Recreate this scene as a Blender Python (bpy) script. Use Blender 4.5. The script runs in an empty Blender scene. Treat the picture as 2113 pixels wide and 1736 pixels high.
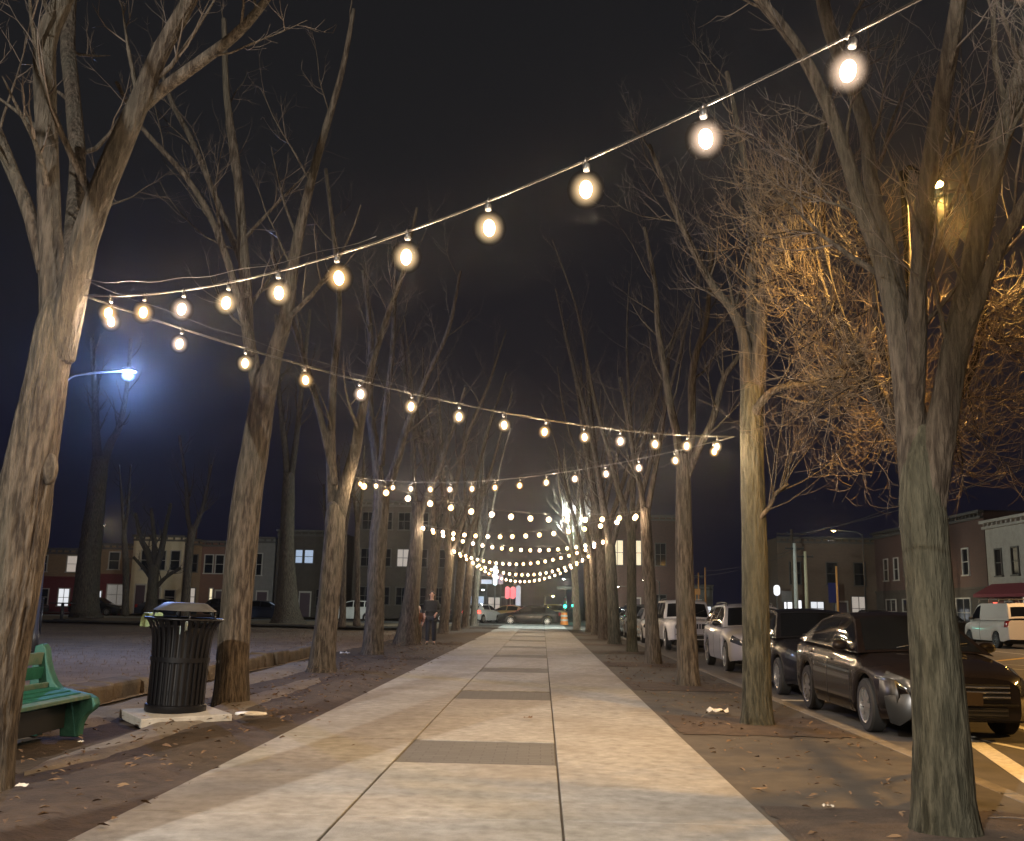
import bpy, math, random
from mathutils import Vector, noise, Matrix
R = random.Random(11)
sc = bpy.context.scene
C = sc.collection
PI = math.pi

# ------------------------------------------------------------------ camera
EYE = 1.35
FPX, PCX, PCY = 2033.0, 1056.5, 868.0          # focal length and centre, in pixels of a 2113 px wide frame
PITCH, YAW, ROLL = math.radians(10.6085), math.radians(1.926), math.radians(1.0599)

def ray(px, py):
    a, b = px - PCX, py - PCY
    c, s = math.cos(ROLL), math.sin(ROLL)
    x, y = a * c + b * s, -a * s + b * c
    f = FPX * math.cos(PITCH) + y * math.sin(PITCH)
    u = FPX * math.sin(PITCH) - y * math.cos(PITCH)
    return Vector((x * math.cos(YAW) - f * math.sin(YAW), x * math.sin(YAW) + f * math.cos(YAW), u))

def at(px, py, Y):
    """the point seen in that direction on the cross plane at distance Y along the path"""
    r = ray(px, py)
    return Vector((0, 0, EYE)) + r * (Y / r.y)

cam = bpy.data.cameras.new('camera')
cam.sensor_width = 36; cam.lens = 36 * FPX / 2113; cam.clip_start = 0.05; cam.clip_end = 2000
co = bpy.data.objects.new('camera', cam); C.objects.link(co)
fw = Vector((-math.sin(YAW) * math.cos(PITCH), math.cos(YAW) * math.cos(PITCH), math.sin(PITCH)))
rt = Vector((math.cos(YAW), math.sin(YAW), 0)); up = rt.cross(fw)
c_, s_ = math.cos(ROLL), math.sin(ROLL)
rt2 = rt * c_ + up * s_; up2 = up * c_ - rt * s_
M = Matrix((rt2, up2, -fw)).transposed().to_4x4(); M.translation = (0, 0, EYE)
co.matrix_world = M
sc.camera = co

# ------------------------------------------------------------------ materials
MATS = {}
def mat(name, color=(.5, .5, .5), rough=.6, metal=0., color2=None, scale=6., stretch=(1, 1, 1), detail=5, bump=0., bscale=None,
        bdist=.02, emit=None, estr=0., spec=.5, lo=.35, hi=.65, coat=0., color3=None, scale3=1.):
    if name in MATS: return MATS[name]
    m = bpy.data.materials.new(name); MATS[name] = m
    m.use_nodes = True
    nt = m.node_tree; b = nt.nodes['Principled BSDF']
    b.inputs['Base Color'].default_value = (*color, 1); b.inputs['Roughness'].default_value = rough
    b.inputs['Metallic'].default_value = metal; b.inputs['Specular IOR Level'].default_value = spec
    b.inputs['Coat Weight'].default_value = coat; b.inputs['Coat Roughness'].default_value = .06
    def tex(sc_, seed=0):
        tc = nt.nodes.new('ShaderNodeTexCoord'); mp = nt.nodes.new('ShaderNodeMapping')
        mp.inputs['Scale'].default_value = stretch; mp.inputs['Location'].default_value = (seed, seed * 2, seed)
        n = nt.nodes.new('ShaderNodeTexNoise'); n.inputs['Scale'].default_value = sc_; n.inputs['Detail'].default_value = detail
        n.inputs['Roughness'].default_value = .62
        nt.links.new(tc.outputs['Object'], mp.inputs[0]); nt.links.new(mp.outputs[0], n.inputs['Vector'])
        return n
    if color2:
        n = tex(scale); r = nt.nodes.new('ShaderNodeMapRange')
        r.inputs['From Min'].default_value = lo; r.inputs['From Max'].default_value = hi
        mx = nt.nodes.new('ShaderNodeMix'); mx.data_type = 'RGBA'
        mx.inputs[6].default_value = (*color, 1); mx.inputs[7].default_value = (*color2, 1)
        nt.links.new(n.outputs['Fac'], r.inputs['Value']); nt.links.new(r.outputs[0], mx.inputs[0])
        out = mx.outputs[2]
        if color3:
            n3 = tex(scale3, 3.7); r3 = nt.nodes.new('ShaderNodeMapRange')
            r3.inputs['From Min'].default_value = .42; r3.inputs['From Max'].default_value = .64
            m3 = nt.nodes.new('ShaderNodeMix'); m3.data_type = 'RGBA'; m3.inputs[7].default_value = (*color3, 1)
            r3.inputs['To Max'].default_value = .6; nt.links.new(n3.outputs['Fac'], r3.inputs['Value']); nt.links.new(r3.outputs[0], m3.inputs[0])
            nt.links.new(out, m3.inputs[6]); out = m3.outputs[2]
        nt.links.new(out, b.inputs['Base Color'])
    if bump:
        n2 = n if (color2 and bscale == scale) else tex(bscale or scale, 1.3); bp = nt.nodes.new('ShaderNodeBump')
        bp.inputs['Strength'].default_value = bump; bp.inputs['Distance'].default_value = bdist
        nt.links.new(n2.outputs['Fac'], bp.inputs['Height']); nt.links.new(bp.outputs[0], b.inputs['Normal'])
    if emit:
        b.inputs['Emission Color'].default_value = (*emit, 1); b.inputs['Emission Strength'].default_value = estr
    return m

def brick_mat(name, c1, c2, mortar, scale=1., bw=.22, rh=.075, rough=.8):
    m = bpy.data.materials.new(name); m.use_nodes = True; nt = m.node_tree; b = nt.nodes['Principled BSDF']
    tc = nt.nodes.new('ShaderNodeTexCoord'); br = nt.nodes.new('ShaderNodeTexBrick')
    br.inputs['Color1'].default_value = (*c1, 1); br.inputs['Color2'].default_value = (*c2, 1); br.inputs['Mortar'].default_value = (*mortar, 1)
    br.inputs['Scale'].default_value = scale; br.inputs['Brick Width'].default_value = bw; br.inputs['Row Height'].default_value = rh
    br.inputs['Mortar Size'].default_value = .008
    sep = nt.nodes.new('ShaderNodeSeparateXYZ'); cb = nt.nodes.new('ShaderNodeCombineXYZ'); ad = nt.nodes.new('ShaderNodeMath')
    nt.links.new(tc.outputs['Object'], sep.inputs[0])
    nt.links.new(sep.outputs[0], ad.inputs[0]); nt.links.new(sep.outputs[1], ad.inputs[1])
    nt.links.new(ad.outputs[0], cb.inputs[0]); nt.links.new(sep.outputs[2], cb.inputs[1])
    nt.links.new(cb.outputs[0], br.inputs['Vector']); nt.links.new(br.outputs['Color'], b.inputs['Base Color'])
    b.inputs['Roughness'].default_value = rough
    return m

def paver_mat(name, c1, c2, mortar):
    m = bpy.data.materials.new(name); m.use_nodes = True; nt = m.node_tree; b = nt.nodes['Principled BSDF']
    tc = nt.nodes.new('ShaderNodeTexCoord'); br = nt.nodes.new('ShaderNodeTexBrick')
    br.inputs['Color1'].default_value = (*c1, 1); br.inputs['Color2'].default_value = (*c2, 1); br.inputs['Mortar'].default_value = (*mortar, 1)
    br.inputs['Scale'].default_value = 1; br.inputs['Brick Width'].default_value = .21; br.inputs['Row Height'].default_value = .105
    br.inputs['Mortar Size'].default_value = .006
    nt.links.new(tc.outputs['Object'], br.inputs['Vector']); nt.links.new(br.outputs['Color'], b.inputs['Base Color'])
    bp = nt.nodes.new('ShaderNodeBump'); bp.inputs['Strength'].default_value = .5; bp.inputs['Distance'].default_value = .006
    bp.invert = True
    nt.links.new(br.outputs['Fac'], bp.inputs['Height']); nt.links.new(bp.outputs[0], b.inputs['Normal'])
    b.inputs['Roughness'].default_value = .8
    return m

BARK = dict(stretch=(1, 1, .16), scale=24, detail=8, bump=1., bscale=24, bdist=.09, rough=.9, spec=.2, lo=.40, hi=.62)
M_bark = mat('bark', (.038, .029, .022), color2=(.145, .118, .09), color3=(.088, .082, .062), scale3=3., **BARK)
M_bark_green = mat('greenish_bark', (.028, .026, .016), color2=(.105, .096, .066), color3=(.062, .062, .046), scale3=2.6, **BARK)  # bark with a grey-green tone
M_limb = mat('dimmed_limb_bark', (.035, .027, .021), color2=(.11, .09, .07), color3=(.065, .062, .048), scale3=3., **BARK)  # bark darkened to paint in the dimness of the upper limbs
M_twig = mat('twig_bark', (.04, .03, .023), color2=(.085, .066, .052), scale=9, rough=.55, spec=.5)
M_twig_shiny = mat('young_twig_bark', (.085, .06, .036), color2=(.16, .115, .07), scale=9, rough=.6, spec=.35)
M_concrete = mat('concrete', (.175, .171, .16), color2=(.31, .305, .29), color3=(.15, .135, .113), scale3=.8, scale=8, detail=14, bump=.45, bscale=60, bdist=.012, rough=.85, lo=.32, hi=.66)
def spots(m, sc_, size, dark, warp=.0):
    """old gum and drip stains on a pavement material"""
    nt = m.node_tree; b = nt.nodes['Principled BSDF']; src = b.inputs['Base Color'].links[0].from_socket
    tc = nt.nodes.new('ShaderNodeTexCoord'); v = nt.nodes.new('ShaderNodeTexVoronoi'); v.inputs['Scale'].default_value = sc_
    nz = nt.nodes.new('ShaderNodeTexNoise'); nz.inputs['Scale'].default_value = 14; ad = nt.nodes.new('ShaderNodeMath'); ad.operation = 'MULTIPLY_ADD'; ad.inputs[1].default_value = size * 1.2; 
    r = nt.nodes.new('ShaderNodeMapRange'); r.inputs['From Min'].default_value = size * 1.3; r.inputs['From Max'].default_value = size * .8
    nt.links.new(tc.outputs['Object'], v.inputs['Vector']); nt.links.new(tc.outputs['Object'], nz.inputs['Vector'])
    nt.links.new(nz.outputs['Fac'], ad.inputs[0]); nt.links.new(v.outputs['Distance'], ad.inputs[2]); nt.links.new(ad.outputs[0], r.inputs['Value'])
    mx = nt.nodes.new('ShaderNodeMix'); mx.data_type = 'RGBA'; mx.inputs[7].default_value = (*dark, 1)
    ml = nt.nodes.new('ShaderNodeMath'); ml.operation = 'MULTIPLY'; ml.inputs[1].default_value = .6
    nt.links.new(r.outputs[0], ml.inputs[0]); nt.links.new(ml.outputs[0], mx.inputs[0]); nt.links.new(src, mx.inputs[6]); nt.links.new(mx.outputs[2], b.inputs['Base Color'])
spots(M_concrete, 2.6, .075, (.09, .08, .068)); spots(M_concrete, 1.1, .10, (.12, .10, .08))
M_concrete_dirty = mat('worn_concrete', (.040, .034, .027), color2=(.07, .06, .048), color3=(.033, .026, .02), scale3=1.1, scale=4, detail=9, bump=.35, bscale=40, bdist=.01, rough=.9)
M_slab = mat('slab_concrete', (.26, .245, .21), color2=(.36, .34, .30), scale=7, detail=8, bump=.3, bscale=50, rough=.85)
M_curb = mat('curb_concrete', (.10, .088, .072), color2=(.17, .152, .125), scale=7, detail=8, bump=.3, bscale=50, rough=.85)
M_joint = mat('joint_dirt', (.055, .045, .035), rough=.95)
M_soil = mat('soil', (.034, .022, .015), color2=(.072, .05, .034), color3=(.025, .016, .011), scale3=.9, scale=5, detail=10, bump=.9, bscale=24, bdist=.03, rough=.95)
M_path_soil = mat('trodden_soil', (.13, .108, .085), color2=(.19, .165, .13), color3=(.08, .06, .044), scale3=.7, scale=4, detail=10, bump=.6, bscale=30, bdist=.02, rough=.95)
M_lawn = mat('winter_lawn', (.17, .12, .075), color2=(.27, .195, .122), color3=(.125, .088, .06), scale3=.25, scale=2.2, detail=11, bump=1., bscale=18, bdist=.05, rough=.95)
M_far = mat('far_ground', (.05, .045, .04), color2=(.08, .07, .06), scale=.4, rough=.95)
M_asphalt = mat('asphalt', (.065, .06, .054), color2=(.11, .10, .09), color3=(.055, .05, .046), scale3=.35, scale=3, detail=10, bump=.4, bscale=90, bdist=.008, rough=.72)
M_white_paint = mat('road_paint_white', (.62, .60, .54), color2=(.42, .40, .36), scale=14, detail=8, rough=.75)
M_yellow_paint = mat('road_paint_yellow', (.65, .42, .05), color2=(.45, .29, .04), scale=14, detail=8, rough=.75)
M_paver = paver_mat('paving_bricks', (.082, .079, .074), (.068, .065, .061), (.05, .047, .043))
M_stone = mat('rough_stone', (.075, .055, .036), color2=(.13, .10, .068), scale=3, detail=9, bump=.9, bscale=9, bdist=.05, rough=.9)
M_leaf = mat('dead_leaf', (.09, .05, .027), color2=(.17, .11, .06), scale=3, rough=.8)
M_black_steel = mat('black_steel', (.004, .004, .005), rough=.38, spec=.3)
M_dark_steel = mat('dark_steel', (.03, .03, .032), rough=.4, spec=.5)
M_grey_steel = mat('grey_steel', (.085, .085, .085), color2=(.12, .12, .115), scale=7, rough=.45, metal=.3)
M_liner = mat('dark_liner', (.006, .006, .007), rough=.5)
M_bag = mat('green_plastic', (.45, .58, .30), rough=.35)
M_bag2 = mat('clear_plastic', (.35, .42, .40), rough=.25)
M_bench = mat('green_paint', (.006, .07, .045), color2=(.015, .11, .07), scale=11, detail=8, rough=.7, spec=.25, bump=.15, bscale=40)
M_bench_worn = mat('worn_green_paint', (.05, .12, .085), color2=(.12, .15, .11), scale=9, detail=9, rough=.8, spec=.2, bump=.2, bscale=40)
M_bench_conc = mat('green_concrete', (.010, .075, .055), color2=(.03, .115, .085), scale=7, detail=9, rough=.6, bump=.3, bscale=30)
M_cable = mat('cable_rubber', (.03, .027, .024), rough=.35, spec=.6)
M_steel_wire = mat('steel_wire', (.16, .15, .14), rough=.4, metal=1.)
M_socket = mat('socket_plastic', (.02, .02, .02), rough=.4)
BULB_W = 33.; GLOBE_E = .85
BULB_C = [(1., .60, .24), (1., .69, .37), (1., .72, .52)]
def core_mat(name, c):
    m = bpy.data.materials.new(name); m.use_nodes = True; nt = m.node_tree; nt.nodes.remove(nt.nodes['Principled BSDF'])
    tr, em, ad = nt.nodes.new('ShaderNodeBsdfTransparent'), nt.nodes.new('ShaderNodeEmission'), nt.nodes.new('ShaderNodeAddShader')
    em.inputs[0].default_value = (*c, 1); em.inputs[1].default_value = 8.
    nt.links.new(tr.outputs[0], ad.inputs[0]); nt.links.new(em.outputs[0], ad.inputs[1]); nt.links.new(ad.outputs[0], nt.nodes['Material Output'].inputs[0])
    m.cycles.emission_sampling = 'NONE'
    return m
def halo_globe_mat(name, c, e=None):
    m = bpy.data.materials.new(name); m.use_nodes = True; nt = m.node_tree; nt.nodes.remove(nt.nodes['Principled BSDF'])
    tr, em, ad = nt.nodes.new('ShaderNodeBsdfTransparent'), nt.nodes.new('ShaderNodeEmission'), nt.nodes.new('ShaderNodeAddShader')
    tr.inputs[0].default_value = (.97, .94, .9, 1); em.inputs[0].default_value = (*c, 1); lw = nt.nodes.new('ShaderNodeLayerWeight'); lw.inputs[0].default_value = .5      # glow halo painted onto a globe: emission dies out to the rim
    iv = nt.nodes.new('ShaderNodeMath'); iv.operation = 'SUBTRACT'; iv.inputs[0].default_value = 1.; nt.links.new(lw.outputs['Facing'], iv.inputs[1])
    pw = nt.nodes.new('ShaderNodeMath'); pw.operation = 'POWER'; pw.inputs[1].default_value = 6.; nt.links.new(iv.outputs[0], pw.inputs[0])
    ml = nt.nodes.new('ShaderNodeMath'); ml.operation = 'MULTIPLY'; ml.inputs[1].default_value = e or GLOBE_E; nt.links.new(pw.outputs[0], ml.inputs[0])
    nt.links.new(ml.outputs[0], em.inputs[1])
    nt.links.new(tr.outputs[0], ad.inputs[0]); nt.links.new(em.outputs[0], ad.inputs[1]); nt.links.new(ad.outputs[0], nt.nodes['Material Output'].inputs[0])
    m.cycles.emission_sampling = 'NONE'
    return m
M_cores = [core_mat('bulb_core_amber', BULB_C[0]), core_mat('bulb_core_warm', BULB_C[1]), core_mat('bulb_core_rose', BULB_C[2])]
M_halos = [halo_globe_mat('bulb_halo_amber', BULB_C[0]), halo_globe_mat('bulb_halo_warm', BULB_C[1]), halo_globe_mat('bulb_halo_rose', BULB_C[2])]
M_halos += [halo_globe_mat('bright_halo_amber', BULB_C[0], 16.), halo_globe_mat('bright_halo_warm', BULB_C[1], 16.), halo_globe_mat('bright_halo_rose', BULB_C[2], 16.)]  # far strings: stronger halo, standing in for overlapping glow
M_cores += M_cores[:]
M_glass = mat('dark_glass', (.006, .007, .009), rough=.04, spec=.7)
M_tyre = mat('tyre_rubber', (.012, .012, .012), rough=.75)
M_alloy = mat('alloy', (.55, .54, .52), rough=.3, metal=.85)
M_chrome = mat('chrome', (.8, .8, .8), rough=.1, metal=1.)
M_trim = mat('black_trim', (.012, .012, .012), rough=.4)
M_lens = mat('lamp_lens', (.05, .055, .06), rough=.08, spec=.8, coat=.6)
M_tail = mat('tail_lens', (.25, .012, .01), rough=.15, coat=.5)
M_orange_lens = mat('orange_lens', (.6, .2, .02), rough=.15)
M_plate = mat('number_plate', (.035, .024, .014), rough=.5)
M_skin = mat('skin', (.46, .27, .19), rough=.55)
M_hair = mat('dark_hair', (.02, .016, .013), rough=.6)
M_coat = mat('dark_coat', (.010, .011, .010), color2=(.018, .018, .016), scale=20, rough=.85)
M_trousers = mat('dark_trousers', (.010, .012, .018), rough=.85)
M_shoe = mat('shoe_leather', (.015, .013, .012), rough=.5)
M_child_coat = mat('russet_coat', (.24, .10, .06), rough=.85)
M_child_hood = mat('pale_knit', (.62, .52, .48), rough=.9)
M_child_pants = mat('tan_trousers', (.22, .17, .12), rough=.85)

# ------------------------------------------------------------------ mesh helpers
class MB:
    def __init__(s): s.v, s.f, s.m = [], [], []
    def add(s, vs, fs, mi=0):
        o = len(s.v); s.v.extend(vs); s.f.extend([tuple(i + o for i in f) for f in fs]); s.m.extend([mi] * len(fs))
    def box(s, c, d, mi=0, rz=0., rx=0., ry=0.):
        x, y, z = d[0] / 2, d[1] / 2, d[2] / 2
        vs = [Vector((a, b, e)) for a in (-x, x) for b in (-y, y) for e in (-z, z)]
        if rx or ry or rz:
            m = Matrix.Rotation(rz, 3, 'Z') @ Matrix.Rotation(ry, 3, 'Y') @ Matrix.Rotation(rx, 3, 'X')
            vs = [m @ v for v in vs]
        c = Vector(c)
        s.add([v + c for v in vs], [(0, 1, 3, 2), (4, 6, 7, 5), (0, 4, 5, 1), (2, 3, 7, 6), (0, 2, 6, 4), (1, 5, 7, 3)], mi)
    def tube(s, pts, rad, n=8, mi=0, cap=True, rough=0., seed=0.):
        pts = [Vector(p) for p in pts]
        k = len(pts)
        if not hasattr(rad, '__len__'): rad = [rad] * k
        t0 = (pts[1] - pts[0]).normalized()
        if cap == 'round':
            a, b_ = pts[0] - t0 * rad[0] * .5, pts[-1] + (pts[-1] - pts[-2]).normalized() * rad[-1] * .6
            pts = [a, a.lerp(pts[0], .45)] + pts + [pts[-1].lerp(b_, .6), b_]; rad = [rad[0] * .15, rad[0] * .75] + list(rad) + [rad[-1] * .8, rad[-1] * .1]; k = len(pts)
        ref = Vector((1, 0, 0)) if abs(t0.x) < .8 else Vector((0, 1, 0))
        u = (ref - t0 * ref.dot(t0)).normalized()
        vs = []; ln = 0.
        cs = [(math.cos(2 * PI * j / n), math.sin(2 * PI * j / n)) for j in range(n)]
        for i in range(k):
            t = (pts[min(i + 1, k - 1)] - pts[max(i - 1, 0)]).normalized()
            u = u - t * u.dot(t)
            if u.length < 1e-6: u = t.orthogonal()
            u.normalize(); w = t.cross(u)
            if i: ln += (pts[i] - pts[i - 1]).length
            for c, q in cs:
                r = rad[i]
                if rough:
                    a = noise.noise(Vector((c * 7 + seed, q * 7, ln * 2.6)))
                    b = noise.noise(Vector((c * 1.3 + seed, q * 1.3, ln * 1.1 + 9)))
                    e = noise.noise(Vector((c * 15, q * 15 + seed, ln * 4.)))
                    r *= 1 + rough * (1 - 2.2 * abs(a)) + rough * 1.2 * b + rough * .6 * e
                vs.append(pts[i] + (u * c + w * q) * r)
        fs = [(i * n + j, i * n + (j + 1) % n, (i + 1) * n + (j + 1) % n, (i + 1) * n + j) for i in range(k - 1) for j in range(n)]
        if cap: fs += [tuple(range(n - 1, -1, -1)), tuple((k - 1) * n + j for j in range(n))]
        s.add(vs, fs, mi)
    def lathe(s, prof, n=24, o=(0, 0, 0), mi=0, axis='Z', a0=0., a1=2 * PI):
        o = Vector(o); full = abs(a1 - a0 - 2 * PI) < 1e-6
        m = n if full else n + 1; vs = []
        for r, z in prof:
            for j in range(m):
                a = a0 + (a1 - a0) * j / n
                p = Vector((r * math.cos(a), r * math.sin(a), z))
                if axis == 'X': p = Vector((p.z, p.x, p.y))
                if axis == 'Y': p = Vector((p.x, p.z, p.y))
                vs.append(p + o)
        fs = []
        for i in range(len(prof) - 1):
            for j in range(n):
                j2 = (j + 1) % m
                fs.append((i * m + j, i * m + j2, (i + 1) * m + j2, (i + 1) * m + j))
        s.add(vs, fs, mi)
    def prism(s, poly, d, o, e1, e2, e3, mi=0):
        """outline poly (a, b) in axes e1, e2 swept from -d/2 to d/2 along e3"""
        o, e1, e2, e3 = Vector(o), Vector(e1), Vector(e2), Vector(e3); n = len(poly)
        vs = [o + e1 * a + e2 * b - e3 * d / 2 for a, b in poly] + [o + e1 * a + e2 * b + e3 * d / 2 for a, b in poly]
        s.add(vs, [tuple(range(n - 1, -1, -1)), tuple(range(n, 2 * n))] + [(i, (i + 1) % n, n + (i + 1) % n, n + i) for i in range(n)], mi)
    def grid(s, rows, mi=0, flip=False):
        k, n = len(rows), len(rows[0])
        fs = [(i * n + j, i * n + j + 1, (i + 1) * n + j + 1, (i + 1) * n + j) for i in range(k - 1) for j in range(n - 1)]
        if flip: fs = [f[::-1] for f in fs]
        s.add([p for r in rows for p in r], fs, mi)
    def build(s, name, mats, parent=None, smooth=True, angle=None, bevel=0., loc=None):
        me = bpy.data.meshes.new(name)
        me.from_pydata([tuple(v) for v in s.v], [], s.f)
        if not isinstance(mats, (list, tuple)): mats = [mats]
        for m in mats: me.materials.append(m)
        if len(mats) > 1: me.polygons.foreach_set('material_index', s.m)
        if smooth:
            me.polygons.foreach_set('use_smooth', [True] * len(me.polygons))
            if angle: me.set_sharp_from_angle(angle=math.radians(angle))
        me.update()
        o = bpy.data.objects.new(name, me); C.objects.link(o)
        if parent: o.parent = parent
        if loc: o.location = loc
        if bevel:
            b = o.modifiers.new('bevel', 'BEVEL'); b.width = bevel; b.segments = 2; b.limit_method = 'ANGLE'
        return o

def fixn(o):
    import bmesh
    bm = bmesh.new(); bm.from_mesh(o.data); bmesh.ops.recalc_face_normals(bm, faces=bm.faces); bm.to_mesh(o.data); bm.free()
    return o

def tag(o, label, cat, group=None, kind=None):
    o['label'] = label
    if cat: o['category'] = cat
    if group: o['group'] = group
    if kind: o['kind'] = kind
    return o

def thing(name, label, cat, loc=(0, 0, 0), rz=0., group=None):
    o = bpy.data.objects.new(name, None); C.objects.link(o); o.empty_display_size = .2
    o.location = loc; o.rotation_euler = (0, 0, rz)
    return tag(o, label, cat, group)

def struct(o, label=None):
    o['kind'] = 'structure'
    if label: o['label'] = label
    return o

def copy_tree(o, parent=None):
    c = o.copy(); C.objects.link(c)
    if parent: c.parent = parent
    for ch in list(o.children): copy_tree(ch, c)
    return c

def smooth_path(pts, k=6):
    """Catmull-Rom through points that may carry a radius as fourth number"""
    P = [tuple(p) for p in pts]; out = []
    P = [tuple(2 * a - b for a, b in zip(P[0], P[1]))] + P + [tuple(2 * a - b for a, b in zip(P[-1], P[-2]))]
    for i in range(1, len(P) - 2):
        for j in range(k):
            t = j / k
            out.append(tuple(.5 * (2 * b + (c - a) * t + (2 * a - 5 * b + 4 * c - d) * t * t + (3 * b - a - 3 * c + d) * t ** 3)
                             for a, b, c, d in zip(P[i - 1], P[i], P[i + 1], P[i + 2])))
    out.append(P[-2])
    return out

def point_light(name, p, watts, color, radius=.08, parent=None, spot=None):
    l = bpy.data.lights.new(name, 'SPOT' if spot else 'POINT'); l.energy = watts; l.color = color; l.shadow_soft_size = radius
    if spot: l.spot_size = math.radians(spot); l.spot_blend = .6
    o = bpy.data.objects.new(name, l); C.objects.link(o); o.location = p
    if parent: o.parent = parent
    return o

# ------------------------------------------------------------------ ground
def sheet(name, x0, x1, y0, y1, z, m, nx=1, ny=1, amp=0., fs=.2, label=None):
    b = MB()
    rows = []
    for j in range(ny + 1):
        r = []
        for i in range(nx + 1):
            x, y = x0 + (x1 - x0) * i / nx, y0 + (y1 - y0) * j / ny
            r.append(Vector((x, y, z + (amp * noise.noise(Vector((x * fs, y * fs, 3.1))) if amp else 0))))
        rows.append(r)
    b.grid(rows)
    return struct(b.build(name, m), label)

WX0, WX1 = -2.62, 1.47            # walk edges
KX = 3.50                         # kerb face on the walk side
sheet('ground', -700, 700, -700, 700, -.22, M_far)
sheet('road', 3.66, 24.2, -30, 73, -.13, M_asphalt)
sheet('cross_street', -160, 160, 73, 85, -.13, M_asphalt)
sheet('far_street', -7.5, 24, 85, 300, -.134, M_asphalt)
sheet('lawn', -140, -5.6, -30, 69, .0, M_lawn, 160, 120, .10, .16)
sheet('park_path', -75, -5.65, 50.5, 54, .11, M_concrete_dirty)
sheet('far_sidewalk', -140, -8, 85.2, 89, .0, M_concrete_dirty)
sheet('near_sidewalk', -140, WX0 - .01, 69.05, 72.8, .008, M_concrete)
sheet('opposite_sidewalk', 24.25, 28.5, -10, 73, .0, M_concrete_dirty)
# trodden soil beside the walk
sheet('soil_strip', -5.7, WX0 + .02, -30, 69, -.012, M_soil, 14, 300, .02, .9)
# ragged leaf-littered soil creeping over the walk's left edge, and trodden patches
def ragged(name, xa, xb, y0, y1, z, m, amp, fs, seed, step=.12):
    b = MB(); n = int((y1 - y0) / step); rows = []
    for j in range(n + 1):
        y = y0 + (y1 - y0) * j / n
        fade = min(1, (y - y0) / .8, (y1 - y) / .8)
        w = amp * (noise.noise(Vector((seed, y * fs, 0))) + .5 * noise.noise(Vector((seed, y * fs * 4.1, 5))) + .35 * noise.noise(Vector((seed, y * fs * 13, 8))))
        w2 = amp * (noise.noise(Vector((seed + 20, y * fs, 0))) + .5 * noise.noise(Vector((seed + 20, y * fs * 4.1, 5))))
        c = (xa + xb) / 2
        a_, b_ = xa + w2, xb + w
        a_, b_ = c + (a_ - c) * fade, c + (b_ - c) * fade
        rows.append([Vector((a_ + (b_ - a_) * i / 4, y, z - (.07 if i in (0, 4) else 0) + .012 * math.sin(PI * i / 4) + .01 * noise.noise(Vector((i * .7, y * 3, seed))))) for i in range(5)])
    b.grid(rows)
    return struct(b.build(name, m))
ragged('leaf_litter_edge', -4.3, -2.72, -4, 11.5, .026, M_soil, .20, .35, 1.)
ragged('leaf_litter_edge', -4.2, -2.60, 12, 24, .027, M_soil, .22, .4, 7.)
ragged('leaf_litter_edge', -4.6, -2.25, 24.4, 33, .028, M_soil, .3, .35, 12.)
ragged('leaf_litter_edge', -4.6, -2.15, 34, 60, .029, M_soil, .3, .25, 17.)
ragged('trodden_soil', -4.25, -3.35, -3, 6.2, .046, M_path_soil, .14, .5, 22.)
ragged('trodden_soil', -4.2, -3.5, 7.6, 17.5, .048, M_path_soil, .14, .4, 27.)
ragged('trodden_soil', -5.5, -4.7, 9.5, 22.5, .044, M_path_soil, .2, .3, 31.)

# concrete walk of three columns of slabs with brick strips across the middle one
b = MB(); pv = MB()
cols = [(WX0, -1.26), (-1.245, .135), (.15, WX1)]
strips = [(8.75 + 5.8 * k, 8.75 + 5.8 * k + 1.42) for k in range(-2, 11)]
for ci, (xa, xb) in enumerate(cols):
    y = -10.
    cuts = []
    for s0, s1 in strips:
        cuts += [(y, s0)]
        cuts += [(s0, s1)]
        y = s1
    cuts.append((y, 72.9))
    for k, (ya, yb) in enumerate(cuts):
        strip = k % 2 == 1
        g = .006
        if strip and ci == 1: pv.box(((xa + xb) / 2, (ya + yb) / 2, -.052), (xb - xa - .008, yb - ya - .02, .134)); continue
        dz = .006 * noise.noise(Vector((ci * 3.3, k * 1.7, 0)))
        parts = [(ya, yb)]
        if yb - ya > 3: parts = [(ya, (ya + yb) / 2), ((ya + yb) / 2, yb)]
        if ci != 1 and strip: parts = [(ya, yb)]
        for pa, pb in parts:
            b.box(((xa + xb) / 2, (pa + pb) / 2, -.05 + dz), (xb - xa, pb - pa - g, .146))
struct(b.build('sidewalk', M_concrete, smooth=False, bevel=.008))
struct(pv.build('brick_strips', M_paver, smooth=False, bevel=.004))
sheet('sidewalk_bed', WX0 + .03, WX1 - .02, -10, 72.8, .004, M_joint)
# kerb strip: worn paving with tree pits of soil
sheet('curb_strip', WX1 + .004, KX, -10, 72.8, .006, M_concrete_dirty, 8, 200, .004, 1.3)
b = MB()
y = -10.
while y < 72.7:
    b.box((KX + .075, y + 1.49, -.06), (.15, 2.97, .145)); y += 3.
struct(b.build('curb', M_curb, smooth=False, bevel=.012))
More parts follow.
